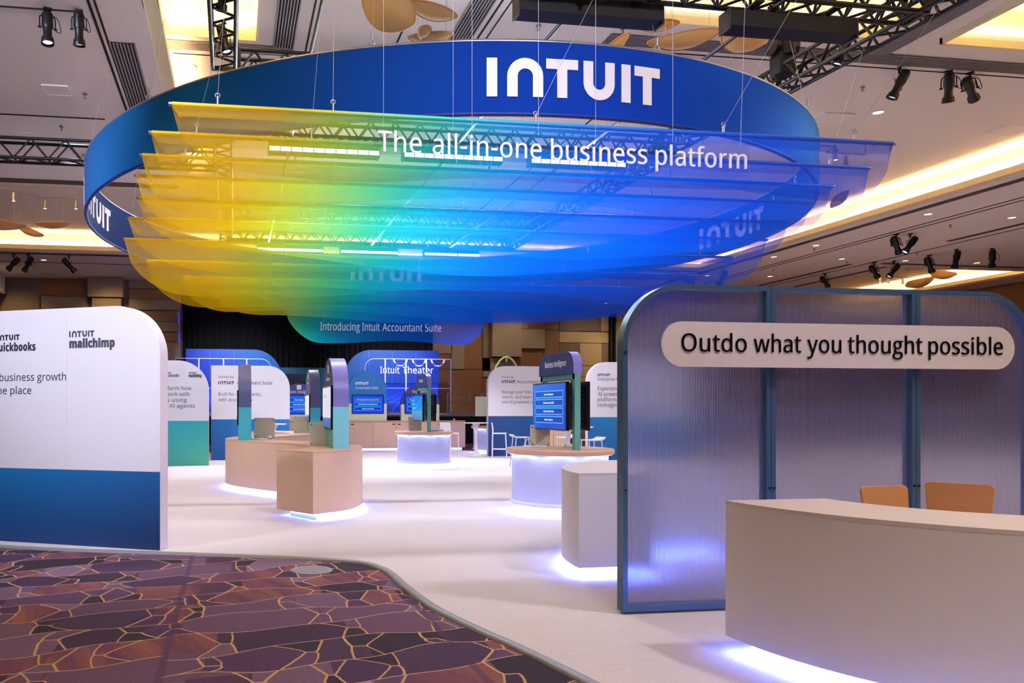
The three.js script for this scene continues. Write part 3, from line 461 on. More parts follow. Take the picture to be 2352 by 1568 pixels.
// ------------------------------------------------------------------ spotlights on the ceiling
function makeSpot() {
  const t = new THREE.Group(); scene.add(t);
  part('clamp', merge([box(0.14, 0.035, 0.07, 0, -0.02, 0), box(0.04, 0.1, 0.04, 0, -0.08, 0)]), M.blackMetal, t);
  const head = new THREE.Group(); head.name = 'head'; t.add(head); head.position.y = -0.36;
  part('yoke', tube([[-0.13, 0, 0], [-0.13, 0.16, 0], [-0.1, 0.22, 0], [0.1, 0.22, 0], [0.13, 0.16, 0], [0.13, 0, 0]], 0.013, 24, 6), M.blackMetal, head);
  const prof = [[0.001, 0.3], [0.07, 0.3], [0.095, 0.26], [0.1, 0.05], [0.085, 0.0], [0.075, -0.04], [0.078, -0.17], [0.105, -0.2], [0.115, -0.3], [0.1, -0.3], [0.09, -0.25], [0.001, -0.25]].map(([r, y]) => new THREE.Vector2(r, y));
  const b = part('body', new THREE.LatheGeometry(prof, 18), M.blackMetal, head);
  part('lens', new THREE.CircleGeometry(0.09, 12).rotateX(Math.PI / 2).translate(0, -0.256, 0), M.lensGlow, b); part('knob', merge([bar([-0.16, 0, 0], [-0.1, 0, 0], 0.018), bar([0.1, 0, 0], [0.16, 0, 0], 0.018)]), M.blackMetal, b);
  part('cable', tube([[0.02, -0.1, 0], [0.16, -0.2, 0.06], [0.22, -0.42, 0.06], [0.12, -0.36, -0.02], [0.06, -0.18, -0.08]], 0.008, 20, 5), M.black, t);
  return t;
}
const spot0 = makeSpot(); let spotUsed = false;
function placeSpot(label, p, tilt, lean, s = 1) {
  const o = spotUsed ? spot0.clone() : spot0; spotUsed = true; o.name = numbered('stage_spotlight'); scene.add(o); o.position.set(...p); o.scale.setScalar(s);
  const h = o.children.find((c) => c.name === 'head'); h.rotation.set(tilt, 0, 0); o.rotation.y = lean; h.children.find((c) => c.name === 'body').rotation.x = tilt * 0.3;
  tag(o, label, 'spotlight', 'black ceiling spotlights');
}
placeSpot('larger-looking left one of two black spotlights in the upper left corner', [-2.52, H1, -11.25], -0.12, 0.3, 0.78); placeSpot('right one of two black spotlights in the upper left corner', [-2.1, H1, -11.25], 0.1, 0, 0.74);
placeSpot('leftmost of three black spotlights at the upper right below the long grille', [11.98, H2, -12.55], 0.35, 0.9, 0.86); placeSpot('middle one of three black spotlights at the upper right below the long grille', [13.0, H2, -12.55], 0.3, -0.7, 0.86); placeSpot('rightmost of three black spotlights at the upper right, leaning far to the left', [13.45, H2, -12.55], 0.75, -1.1, 0.86);
placeSpot('left half of the crossed pair of spotlights on the right soffit', [20.8, H1, -21.9], 0.5, -1.2, 1.0); placeSpot('right half of the crossed pair of spotlights on the right soffit', [21.2, H1, -21.8], 0.5, 1.4, 1.0);
placeSpot('spotlight leaning left above the left rim of the far right recess', [23.95, H1, -26.2], 0.7, -1.2, 1.0); placeSpot('spotlight leaning right in front of the far right recess', [24.5, H1, -25.9], 0.5, 1.3, 1.0); placeSpot('spotlight leaning left over the near corner of the far right recess', [24.8, H1, -24.7], 0.45, -1.3, 1.0);
placeSpot('upright spotlight left of the last one near the right picture edge', [24.85, H1, -23.7], 0.15, 1.2, 1.0); placeSpot('spotlight nearest the right picture edge on the soffit', [25.95, H1, -23.4], 0.05, 0, 1.0); placeSpot('spotlight leaning left above the middle post of the fluted partition', [23.9, H1, -28.6], 0.75, -1.2, 1.0);
placeSpot('small spotlight above the left corner of the fluted partition', [19.15, H1, -28.3], 0.4, 1.2, 1.0); placeSpot('small lit spotlight at the blue banner tips beside the partition corner', [18.85, H1, -29.9], 0.8, -1.2, 1.0); placeSpot('small spotlight hanging over the far wall left of the fluted partition', [19.25, H1, -35.5], 0.3, 1.1, 1.0);
placeSpot('left one of three spotlights above the white wall on the left', [-7.7, H1, -29.2], 0.7, 1.1, 1.0); placeSpot('middle one of three spotlights above the white wall on the left', [-7.2, H1, -29.2], 0.6, 0.9, 1.0); placeSpot('right one of three spotlights above the white wall, leaning left', [-5.8, H1, -29.2], 0.6, -1.1, 1.0);
placeSpot('black spotlight inside the upper left vertical truss, upper one', [-0.1, 6.42, -8.9], 0.2, 0.4, 0.62); placeSpot('black spotlight inside the upper left vertical truss, lower one', [-0.1, 6.42, -10.0], -0.2, 1.2, 0.62); placeSpot('black spotlight hanging in the upper right truss before the chain hoist', [7.95, 6.42, -9.2], 0.3, 1.0, 0.6);
// recessed downlights
let dl0 = null;
function downlight(label, x, z, y) {
  if (!dl0) { dl0 = thing('downlight', label, 'ceiling light', [x, y, z], 0, 'recessed round downlights'); part('ring', new THREE.TorusGeometry(0.11, 0.016, 8, 28).rotateX(Math.PI / 2).translate(0, -0.004, 0), M.white, dl0); part('lamp', new THREE.CircleGeometry(0.1, 14).rotateX(Math.PI / 2).translate(0, -0.006, 0), M.downGlow, dl0); } else dup(dl0, [x, y, z], 0, label);
  const l = new THREE.SpotLight(WARM, LIGHT.down, 0, 0.7, 0.8, 2); l.position.set(x, y - 0.03, z); l.target.position.set(x, 0, z); l.castShadow = true; l.shadow.radius = 5; l.name = 'down_light'; l.target.name = 'down_aim'; scene.add(l, l.target);
}
[[-0.75, -14.35, H2, 'round downlight in the bright ceiling beside the upper left truss'], [13.35, -14.5, H2, 'round downlight above the branching track lamp at the right'], [19.58, -19.54, H1, 'downlight on the right soffit nearest the camera, left row'], [22.32, -19.54, H1, 'downlight on the right soffit nearest the picture edge'], [19.55, -23.8, H1, 'second downlight of the left row on the right soffit'], [19.5, -25.8, H1, 'third downlight of the left row on the right soffit'], [22.25, -25.8, H1, 'second downlight of the right row on the right soffit'], [22.2, -29.6, H1, 'third downlight of the right row on the right soffit'], [19.5, -29.8, H1, 'fourth downlight of the left row, by the banner tips'], [24.86, -25.77, H1, 'downlight at the near left corner of the far right recess'], [27.9, -25.76, H1, 'downlight before the near rim of the far right recess'], [-6.9, -30.2, H1, 'round downlight between the spotlights above the white wall on the left'], [19.33, -38.3, H1, 'downlight close to the far wall left of the partition corner']].forEach(([x, z, y, l]) => downlight(l, x, z, y));
// small ceiling fittings
for (const [x, z, y, w, d, l] of [[-3.0, -14.1, H1, 0.42, 0.4, 'square flush speaker panel in the left soffit'], [-4.1, -16.5, H1, 0.3, 0.3, 'small square vent plate in the soffit near the left edge'], [17.1, -15.0, H2, 0.7, 0.6, 'square white ceiling panel near the right picture edge'], [12.6, -14.95, H2, 0.7, 0.6, 'square white ceiling panel right of the ring'], [-3.9, -24.3, H2, 0.7, 0.6, 'square white ceiling panel seen through the ring at left']]) { const t = thing('ceiling_panel', l, 'ceiling panel', [x, y, z]); part('plate', rbox(w, 0.02, d, 0.006, 0, -0.008, 0), M.tray, t); part('rim', merge([box(w, 0.03, 0.02, 0, -0.01, d / 2), box(w, 0.03, 0.02, 0, -0.01, -d / 2), box(0.02, 0.03, d, w / 2, -0.01, 0), box(0.02, 0.03, d, -w / 2, -0.01, 0)]), M.white, t); }
let sp0 = null;
[[-2.55, -14.2, H1], [-3.3, -15.9, H1], [-3.2, -17.6, H1], [12.0, -13.4, H2], [4.9, -12.0, H2], [6.3, -11.9, H2], [14.8, -16.2, H2], [21.4, -20.6, H1], [19.9, -24.3, H1], [22.6, -23.2, H1], [22.8, -26.2, H1], [21.3, -28.2, H1], [26.5, -25.4, H1], [24.1, -24.5, H1], [-7.2, -29.6, H1]].forEach(([x, z, y], i) => {
  const label = 'tiny dark sprinkler head on the ceiling';
  if (!sp0) { sp0 = thing('sprinkler', label, 'sprinkler', [x, y, z], 0, 'ceiling sprinkler heads'); part('collar', cyl(0.045, 0.03, 0.02, 0, -0.02, 0, 14), M.steel, sp0); part('nozzle', merge([cyl(0.014, 0.014, 0.07, 0, -0.08, 0, 8), cyl(0.03, 0.03, 0.006, 0, -0.085, 0, 12)]), M.steel, sp0); } else dup(sp0, [x, y, z], 0);
});
// ------------------------------------------------------------------ woven pendants and their track lamps
function leafGeo(L, Wd, cup, nose = 0.5) {
  const nu = 40, nv = 14, pos = [], uv = [], idx = [];
  for (let i = 0; i <= nu; i++) for (let j = 0; j <= nv; j++) {
    const u = i / nu, v = j / nv * 2 - 1, w = Wd * Math.pow(Math.sin(Math.PI * Math.pow(Math.min(0.995, Math.max(0.005, u)), nose < 0.5 ? 0.8 : 1)), 0.62);
    pos.push((u - 0.5) * L, cup * (1 - v * v) * Math.sin(Math.PI * u) * -1 + 0.06 * L * (2 * u - 1) ** 2, v * w); uv.push(u * L * 2, v * Wd * 2);
  }
  for (let i = 0; i < nu; i++) for (let j = 0; j < nv; j++) { const a = i * (nv + 1) + j, b = a + nv + 1; idx.push(a, a + 1, b, b, a + 1, b + 1); }
  const g = new THREE.BufferGeometry(); g.setAttribute('position', new THREE.Float32BufferAttribute(pos, 3)); g.setAttribute('uv', new THREE.Float32BufferAttribute(uv, 2)); g.setIndex(idx); g.computeVertexNormals(); return g;
}
M.weave.side = M.weavePale.side = THREE.DoubleSide;
function pendant(label, p, L, Wd, [rx, ry, rz], pale = false, top = H2) {
  const t = thing('woven_pendant', label, 'pendant', p, 0, 'woven leaf-shaped pendants'), g = leafGeo(L, Wd, Wd * 0.45), e = new THREE.Euler(rx, ry, rz, 'YXZ'), m = new THREE.Matrix4().makeRotationFromEuler(e);
  const rim = [], p3 = g.attributes.position; for (let i = 0; i <= 40; i++) rim.push(V().fromBufferAttribute(p3, i * 15)); for (let i = 40; i >= 0; i--) rim.push(V().fromBufferAttribute(p3, i * 15 + 14));
  const rg = new THREE.TubeGeometry(new THREE.CatmullRomCurve3(rim, true), 160, 0.012, 5, true);
  g.applyMatrix4(m); rg.applyMatrix4(m);
  part('woven_shell', g, pale ? M.weavePale : M.weave, t); part('rim', rg, M.ply, t);
  for (const k of [-0.3, 0.3]) { const q = V(k * L, 0, 0).applyMatrix4(m); part('cord', bar([q.x, q.y, q.z], [q.x, top - p[1], q.z], 0.003, 5), M.wire, t); }
}
pendant('big rounded woven pendant at the top, left of the ring lettering', [2.12, 7.02, -10.5], 0.82, 0.31, [-0.75, 0.5, -0.75]);
pendant('brown woven pendant lying flat, right of the big rounded one', [2.72, 6.95, -10.4], 0.72, 0.14, [-0.35, 0.1, -0.2]); pendant('small pale woven pendant between two brown ones above the ring', [2.72, 6.86, -10.8], 0.32, 0.1, [-0.6, 0.9, 0.1], true); pendant('golden woven pendant just above the ring edge, left of centre', [2.86, 6.86, -10.95], 0.74, 0.12, [-0.3, 0.1, 0.22]);
pendant('brown woven pendant tilted steeply above the end of the ring lettering', [5.62, 6.86, -10.85], 0.78, 0.15, [-0.5, -0.2, 0.75]); pendant('pale woven pendant half hidden by the black batten at the top', [6.15, 7.1, -10.6], 0.72, 0.12, [-0.3, 0, 0.1], true); pendant('long golden woven pendant beside the upper right truss', [6.5, 6.82, -10.4], 1.3, 0.16, [-0.5, 0, 0.3]);
pendant('woven pendant tip at the very top edge near the left truss', [-1.0, 7.4, -11.1], 0.7, 0.22, [-0.5, 0.3, 0.2]); pendant('woven pendant half behind the truss at the top right', [7.9, 7.2, -11.0], 1.1, 0.26, [-0.4, 0.2, 0.15]);
pendant('longest brown woven pendant in the bright recess at far left', [-6.4, 6.6, -22.6], 1.5, 0.3, [-0.25, 0.1, -0.12]); pendant('brown woven pendant left of the longest one at far left', [-7.3, 6.75, -23.5], 1.1, 0.22, [-0.2, 0, 0.05]); pendant('pale woven pendant cut by the left picture edge', [-8.2, 6.9, -24.2], 1.2, 0.2, [-0.2, 0, -0.2], true); pendant('pale woven pendant beside the left limb of the ring', [-4.9, 6.6, -22.5], 0.95, 0.2, [-0.2, 0, 0.05], true); pendant('dark woven pendant under the left truss at the picture edge', [-6.9, 6.55, -17.9], 1.1, 0.25, [-0.15, 0, 0.1], false, H1); pendant('brown woven pendant leaning on the right tip of the longest one', [-5.75, 6.6, -23.4], 0.8, 0.2, [-0.3, 0.2, -0.35]);
pendant('woven pendant seen through the yellow banners', [-1.6, 6.7, -22.4], 1.4, 0.3, [-0.2, 0, 0.1]); pendant('small woven pendant behind the front banner tip at right', [14.6, 6.6, -17.0], 0.6, 0.25, [-0.8, 0.8, 0.5]);
pendant('larger woven pendant in the far right recess', [29.2, 6.95, -29.5], 1.5, 0.5, [-0.3, 0.2, 0.15]); pendant('lower woven pendant in the far right recess', [30.0, 6.9, -32.5], 1.3, 0.4, [-0.3, 0.1, 0.1]); pendant('small woven pendant at the left end of the far right recess', [27.3, 6.9, -33.5], 0.6, 0.3, [-0.3, 0.1, 0.1]); pendant('woven pendant close to the near rim of the far right recess', [29.4, 7.1, -28.6], 1.2, 0.35, [-0.2, 0.1, -0.1]);
function track(label, pts, heads, y0) {
  const t = thing('track_lamp', label, 'track light', [0, 0, 0], 0), v = pts.map(([x, z]) => [x, y0, z]);
  for (let i = 0; i + 1 < v.length; i++) part('rail', bar(v[i], v[i + 1], 0.02, 6), M.steel, t);
  for (const i of [0, v.length - 1]) part('stem', bar(v[i], [v[i][0], H2, v[i][2]], 0.012, 6), M.steel, t);
  for (const [x, z] of heads) { const h = part('lamp_head', merge([cyl(0.05, 0.05, 0.22, x, y0 - 0.3, z, 12), bar([x, y0, z], [x, y0 - 0.1, z], 0.012, 6)]), M.steel, t); part('lamp_lens', new THREE.CircleGeometry(0.04, 8).rotateX(Math.PI / 2).translate(x, y0 - 0.303, z), M.downGlow, h); }
}
track('zigzag track lamp with small heads in the bright recess at far left', [[-9.2, -21.2], [-7.6, -21.5], [-6.3, -21.6], [-5.2, -22.7], [-4.2, -22.6]], [[-8.2, -21.4], [-7.4, -21.5], [-6.7, -21.6], [-5.8, -22.0], [-5.15, -22.7], [-4.3, -22.6]], 7.4);
track('branching track lamp with one head right of the ring', [[12.2, -15.6], [13.3, -15.6], [13.4, -16.0], [14.4, -16.0]], [[13.3, -15.6], [13.9, -16.0]], 7.35);
track('track lamp in the far right recess', [[27.6, -30.0], [28.6, -30.4], [29.4, -30.4]], [[27.8, -30.1], [28.4, -30.3], [29.2, -30.4]], 7.3);
// ------------------------------------------------------------------ printed exhibit walls
// rounded top corners: radius at the left and at the right; local x runs along the front, z = 0 is the front face
function wallShape(x0, x1, y0, y1, rl, rt, inset = 0) {
  const s = new THREE.Shape(); x0 += inset; x1 -= inset; y1 -= inset; rl = Math.max(0, rl - inset); rt = Math.max(0, rt - inset);
  s.moveTo(x0, y0); s.lineTo(x1, y0); s.lineTo(x1, y1 - rt); if (rt) s.absarc(x1 - rt, y1 - rt, rt, 0, Math.PI / 2, false); s.lineTo(x0 + rl, y1); if (rl) s.absarc(x0 + rl, y1 - rl, rl, Math.PI / 2, Math.PI, false); s.closePath(); return s;
}
const extr = (s, d, z = 0, seg = 24) => new THREE.ExtrudeGeometry(s, { depth: d, bevelEnabled: false, curveSegments: seg }).translate(0, 0, z);
// flat grid carrying a printed colour field
function printed(x0, x1, y0, y1, z, f, nx = 24, ny = 12) { const g = new THREE.PlaneGeometry(x1 - x0, y1 - y0, nx, ny).translate((x0 + x1) / 2, (y0 + y1) / 2, z); return paint(g, (q, x, y) => f(q, (x - x0) / (x1 - x0), (y - y0) / (y1 - y0))); }
function exhibitWall(label, p, turn, x0, x1, y1, rl, rt, base, f, thick = 0.16) {
  const t = thing('exhibit_wall', label, 'display wall', p, turn);
  part('wall_body', extr(wallShape(x0, x1, 0.02, y1, rl, rt), thick - 0.004, -thick), M.wallEdge, t);
  part('white_print', extr(wallShape(x0, x1, base, y1, rl, rt, 0.003), 0.004, -0.004), M.white, t);
  part('coloured_print', merge([boxab(x0 + 0.003, x1 - 0.003, 0.02, base, -0.004, -0.001)]), M.navy, t); part('colour_field', printed(x0 + 0.003, x1 - 0.003, 0.02, base, 0, f), M.vcol, t);
  return t;
}
const mix2 = (a, b, c, d) => { const A = hex(a), B = hex(b), C = hex(c), D = hex(d), k = new THREE.Color(); return (q, u, v) => { q.copy(A).lerp(B, u); k.copy(C).lerp(D, u); q.lerp(k, v); }; };  // bottom left, bottom right, top left, top right
const put = (t, s, cap, x, y, m, o = {}) => part('lettering', letters(s, cap, o).translate(x, y, 0.0005), m, t);
const putMark = (t, h, x, y, m) => part('lettering', mark(h).translate(x, y, 0.0005), m, t);
{
  const t = exhibitWall('big white and blue display wall at the left picture edge about business growth', [-0.786, 0, -8.409], -25.44 * Math.PI / 180, -4.4, 0.045, 2.61, 0.55, 0.55, 0.842, mix2('#0f4f94', '#1c3766', '#1291cf', '#1d5f9f'));
  for (const x of [-1.11, -2.2, -3.3]) part('seam', box(0.003, 1.72, 0.001, x, 1.73, 0.0004), M.wallEdge, t);
  put(t, 'quickbooks', 0.088, -1.517, 2.157, M.inkDark, { f: fontBold, width: 0.56, right: true, fat: 0.002 }); putMark(t, 0.062, -2.03, 2.278, M.inkDark);
  putMark(t, 0.066, -1.078, 2.29, M.ink); put(t, 'mailchimp', 0.088, -1.076, 2.176, M.ink, { f: fontBold, width: 0.573, fat: 0.005 });
  put(t, 'business growth', 0.083, -1.118, 1.82, M.ink, { right: true, width: 0.885 }); put(t, 'one place', 0.083, -1.574, 1.673, M.ink, { right: true, width: 0.53 });
}
{
  const t = exhibitWall('white and teal display wall behind the big left one, about AI agents', [-0.595, 0, -20.95], 0, -3.4, 0, 2.79, 0.8, 0.8, 1.2, mix2('#1f93a8', '#4cb78e', '#139fc0', '#22aeb0'));
  put(t, 'quickbooks', 0.085, -0.775, 2.355, M.inkDark, { f: fontBold, width: 0.42, right: true }); putMark(t, 0.042, -1.19, 2.445, M.inkDark); putMark(t, 0.042, -0.53, 2.445, M.inkDark); put(t, 'mailchimp', 0.08, -0.53, 2.355, M.inkDark, { f: fontBold, width: 0.34, fat: 0.004 });
  [['Transform how', 0.455, 0.98], ['work with', 0.51, 0.62], ['clients using', 0.58, 0.9], ["Intuit's AI agents", 0.371, 1.2]].forEach(([s, r, w], i) => put(t, s, 0.1, -r, 2.01 - i * 0.155, M.ink, { right: true, width: w }));
}
{
  const t = exhibitWall('white and blue display wall built for accountants, behind the curved wooden counter', [-0.593, 0, -23.1], 0, 0, 2.3, 2.79, 0, 0.66, 1.21, mix2('#0a4f91', '#0d5fa8', '#0c6aae', '#1577bb'));
  put(t, 'Introducing', 0.07, 0.21, 2.42, M.ink, { width: 0.44 }); putMark(t, 0.095, 0.21, 2.235, M.inkBlue); put(t, 'Accountant Suite', 0.1, 0.74, 2.235, M.inkDark, { width: 1.04 });
  put(t, 'Built for accountants,', 0.098, 0.21, 1.9, M.ink, { width: 1.24 }); put(t, 'with accountants', 0.098, 0.21, 1.74, M.ink, { width: 0.98 });
}
{
  const t = exhibitWall('white and blue display wall with rounded left corner, right of the wooden back counter', [8.05, 0, -23.8], 0, 0, 2.75, 2.88, 0.58, 0, 1.29, mix2('#12306e', '#0a5fa8', '#16477f', '#0e6fb4'));
  put(t, 'Introducing', 0.065, 0.45, 2.5, M.ink, { width: 0.4 }); putMark(t, 0.094, 0.45, 2.335, M.inkBlue); put(t, 'Accountant Suite', 0.1, 0.95, 2.335, M.inkDark, { width: 1.05 });
  ['Manage your firm,', 'clients, and team', 'one AI-powered suite'].forEach((s, i) => put(t, s, 0.098, 0.45, 2.005 - i * 0.157, M.ink, { width: [1.0, 0.98, 1.2][i] }));
}
{
  const t = exhibitWall('white and blue display wall just left of the fluted partition, with rounded left corner', [9.86, 0, -20.6], 0, 0, 2.8, 2.83, 0.56, 0, 1.285, mix2('#0b5da6', '#0b6fb4', '#0a73b8', '#22a5c8'));
  putMark(t, 0.077, 0.295, 2.43, M.inkBlue); put(t, 'Enterprise Suite', 0.082, 0.295, 2.31, M.inkDark, { width: 0.79 });
  ['Experience', 'AI-powered', 'platform that', 'reimagines'].forEach((s, i) => put(t, s, 0.115, 0.295, 2.03 - i * 0.153, M.ink, { width: [0.715, 0.74, 0.86, 0.71][i] }));
}
// ------------------------------------------------------------------ theater at the back
{
  const sTheme = (dx) => mix2('#0a3fc8', '#0a3fc8', dx < 0 ? '#0a5f9e' : '#0b3db0', dx < 0 ? '#0b3db0' : '#0a5f9e');
  const back = (label, x0, x1, top, rl, rt, f) => {
    const t = thing('theater_backdrop', label, 'backdrop', [x0, 0, -36.4]), w = x1 - x0;
    const g = new THREE.ShapeGeometry(wallShape(0, w, 0, top, rl, rt), 24).translate(0, 0, 0.002);
    part('board', extr(wallShape(0, w, 0, top, rl, rt), 0.12, -0.122), M.navy, t); part('print', paint(g, (q, x, y) => f(q, x / w, y / top)), M.vcol, t);
    for (const k of [0.25, 0.5, 0.75]) part('seam', box(0.02, top - 0.1, 0.004, w * k, top / 2 - 0.05, 0.003), std(0x3f74d8, 0.5), t);
    return t;
  };
  back('royal blue theater backdrop with a rounded left corner, beside the wood panelled wall', 5.3, 9.85, 4.32, 1.25, 0, mix2('#0b56b0', '#0a3fd0', '#0a5a9c', '#0b3cae'));
  back('royal blue theater backdrop with a rounded right corner, left part of the stage', -2.08, 2.3, 4.28, 0, 1.3, mix2('#0a3fd0', '#0b56b0', '#0a36b0', '#0a6aa8'));
  const tw = thing('theater_side_wall', 'teal back wall with a dark screen between the two royal blue backdrops', 'display wall', [2.3, 0, -36.6]);
  part('board', boxab(-0.2, 3.4, 0, 3.47, -0.1, 0), std(0x0b5f78, 0.6), tw); part('dark_screen', rbox(1.0, 0.56, 0.06, 0.01, 0.62, 2.9, 0.03), M.bezel, tw); putMark(tw, 0.12, 2.3, 2.95, std(0x3f93a8, 0.6)); put(tw, 'quickbooks', 0.12, 2.3, 2.78, std(0x3f93a8, 0.6), { width: 0.9 });
  // bright stage screens
  const stageScreen = canvasTex(512, 256, (g, w, h) => { const q = g.createLinearGradient(0, 0, 0, h); q.addColorStop(0, '#0436d8'); q.addColorStop(0.55, '#0a4bff'); q.addColorStop(1, '#0a2a90'); g.fillStyle = q; g.fillRect(0, 0, w, h); for (let i = 0; i < 9; i++) { g.globalAlpha = 0.25; g.strokeStyle = '#b9c0ff'; g.lineWidth = 9; g.beginPath(); g.moveTo(w * 0.12 * i - 30, h); g.bezierCurveTo(w * 0.12 * i, h * 0.7, w * 0.1 * i + 60, h * 0.55, w * 0.12 * i + 130, h * 0.4); g.stroke(); } });
  for (const [x0, w, l] of [[5.75, 4.0, 'wide blue glowing stage screen under the theater name'], [-2.0, 3.6, 'wide blue glowing stage screen hidden behind the left display walls']]) { const t = thing('stage_screen', l, 'screen', [x0, 1.28, -36.12]); part('panel', box(w, 1.45, 0.08, w / 2, 0.726, 0), M.bezel, t); part('picture', new THREE.PlaneGeometry(w - 0.04, 1.41).translate(w / 2, 0.726, 0.042), new THREE.MeshStandardMaterial({ color: 0, emissive: 0xffffff, emissiveMap: stageScreen, emissiveIntensity: 1.0, roughness: 0.4 }), t); strip([x0 + 0.1, 2.0, -36.07], [x0 + w - 0.1, 2.0, -36.07], 1.2, [0, 0, 1], 0.6, 0x2a50ff); }
  const st = thing('theater_stage', 'low black stage with a skirt under the blue theater backdrops', 'stage', [0, 0, -33.2]);
  part('deck', boxab(-2.1, 13, 1.18, 1.28, -3.0, 0.02), M.blackMetal, st); part('skirt', boxab(-2.1, 13, 0, 1.18, -0.02, 0), M.drape, st); part('nosing', boxab(-2.1, 13, 1.2, 1.285, 0.02, 0.05), std(0x77777f, 0.5), st);
  // clear portals with pale outlines
  const portal = (label, x0, x1, y1, rl, rt, posts, text) => {
    const t = thing('clear_portal', label, 'display frame', [x0, 1.29, -34.2]), w = x1 - x0, h = y1 - 1.29, o = wallShape(0, w, 0, h, rl, rt), inner = wallShape(0.035, w - 0.035, 0.03, h - 0.035, Math.max(0, rl - 0.035), Math.max(0, rt - 0.035));
    o.holes.push(new THREE.Path(inner.getPoints(16))); part('outline', extr(o, 0.05, 0, 16), M.acrylicLine, t); part('clear_sheet', extr(wallShape(0, w, 0, h, rl, rt), 0.012, 0.01, 16), M.acrylic, t);
    for (const p of posts) part('post', boxab(p - 0.025, p + 0.025, 0, h - 0.02, 0.0, 0.06), M.lettersWhite, t);
    part('cross_rail', boxab(0.04, w - 0.04, h * 0.46, h * 0.46 + 0.03, 0, 0.05), M.acrylicLine, t);
    if (text) for (const [s, a, b] of text) part('word', letters(s, 0.3, { width: b - a, depth: 0.05 }).translate(a - x0, 1.82, 0.06), M.lettersWhite, t);
    for (const q of [0.42, 0.64, 0.86]) if (text) part('ring_lamp', new THREE.TorusGeometry(0.3, 0.045, 8, 40, Math.PI).rotateX(Math.PI).translate(w * q, h - 0.02, -0.2), M.lettersWhite, t);
    return t;
  };
  portal('clear pale-edged portal carrying the white theater name in front of the right backdrop', 5.85, 9.82, 3.78, 0.45, 0, [0.93, 1.88, 2.82], [['Intuit', 6.54, 7.42], ['Theater', 7.56, 8.98]]);
  portal('clear pale-edged portal before the left theater backdrop', -2.4, 1.72, 3.72, 0, 0.45, [1.0, 2.05, 3.05]);
  // guard rails
  const g0 = thing('guard_rail', 'grey metal guard rail on the stage before the wood panelled wall', 'railing', [9.4, 1.29, -33.3]);
  for (const [a, b] of [[0, 1.55], [1.62, 3.4]]) { for (const y of [0.08, 0.52, 0.9]) part('rail', bar([a, y, 0], [b, y, 0], 0.022), M.steel, g0); for (const x of [a, b]) part('post', bar([x, 0, 0], [x, 0.92, 0], 0.024), M.steel, g0); part('picket', bar([(a + b * 2) / 3, 0.52, 0], [(a + b * 2) / 3, 0.9, 0], 0.014), M.steel, g0); }
  const g1 = thing('guard_rail', 'grey metal guard rail of the stage behind the arched kiosks, mostly hidden', 'railing', [-2.5, 1.29, -33.3]); for (const y of [0.08, 0.5]) part('rail', bar([0.45, y, 0], [11, y, 0], 0.02), M.steel, g1); for (let k = 0; k < 7; k++) part('post', bar([0.45 + k * 1.758, -0.005, 0], [0.45 + k * 1.758, 0.52, 0], 0.022), M.steel, g1);
}
// ------------------------------------------------------------------ lit bases
// a glowing ribbon under an overhang with area lamps facing down; pts: plan points (x, z)
function ledUnder(t, pts, y, power = LIGHT.led, w = 0.03, color = COOL, lampPts = pts) {
  const geo = [], o = t.position;
  for (let i = 0; i + 1 < pts.length; i++) { const [a, b] = [pts[i], pts[i + 1]], L = Math.hypot(b[0] - a[0], b[1] - a[1]); geo.push(new THREE.PlaneGeometry(L, w).rotateX(Math.PI / 2).rotateY(-Math.atan2(b[1] - a[1], b[0] - a[0])).translate((a[0] + b[0]) / 2 - o.x, y - o.y, (a[1] + b[1]) / 2 - o.z)); }
  part('light_strip', geo, M.ledGlow, t);
  for (let i = 0; i + 1 < lampPts.length; i++) { const [a, b] = [lampPts[i], lampPts[i + 1]]; strip([a[0], y - 0.006, a[1]], [b[0], y - 0.006, b[1]], w, [0, -1, 0], power, color); }
}
function offset(pts, d) { return pts.map((p, i) => { const a = pts[Math.max(0, i - 1)], b = pts[Math.min(pts.length - 1, i + 1)], L = Math.hypot(b[0] - a[0], b[1] - a[1]); return [p[0] + (b[1] - a[1]) / L * d, p[1] - (b[0] - a[0]) / L * d]; }); }
// ------------------------------------------------------------------ round kiosks with a light-filled drum
const screenMenu = (rows, w = 512, h = 288, bg = ['#1f6fd8', '#0a3fb8']) => canvasTex(w, h, (g) => {
  const q = g.createLinearGradient(0, 0, w * 0.3, h); q.addColorStop(0, bg[0]); q.addColorStop(1, bg[1]); g.fillStyle = q; g.fillRect(0, 0, w, h);
  const n = rows.length, top = h * 0.16, step = (h - top * 1.5) / n;
  rows.forEach((s, i) => { const y = top + i * step; g.lineWidth = 5; g.strokeStyle = '#35c8ff'; g.fillStyle = 'rgba(6,40,150,0.55)'; g.beginPath(); g.roundRect(w * 0.07, y, w * 0.86, step * 0.74, 10); g.fill(); g.stroke(); g.fillStyle = '#e6f6ff'; g.font = 'bold ' + Math.round(step * 0.3) + 'px sans-serif'; g.textAlign = 'center'; g.textBaseline = 'middle'; g.fillText(s, w / 2, y + step * 0.38); });
});
const screenMat = (map, k = 1.25) => new THREE.MeshStandardMaterial({ color: 0x05060a, roughness: 0.2, emissive: 0xffffff, emissiveMap: map, emissiveIntensity: k });
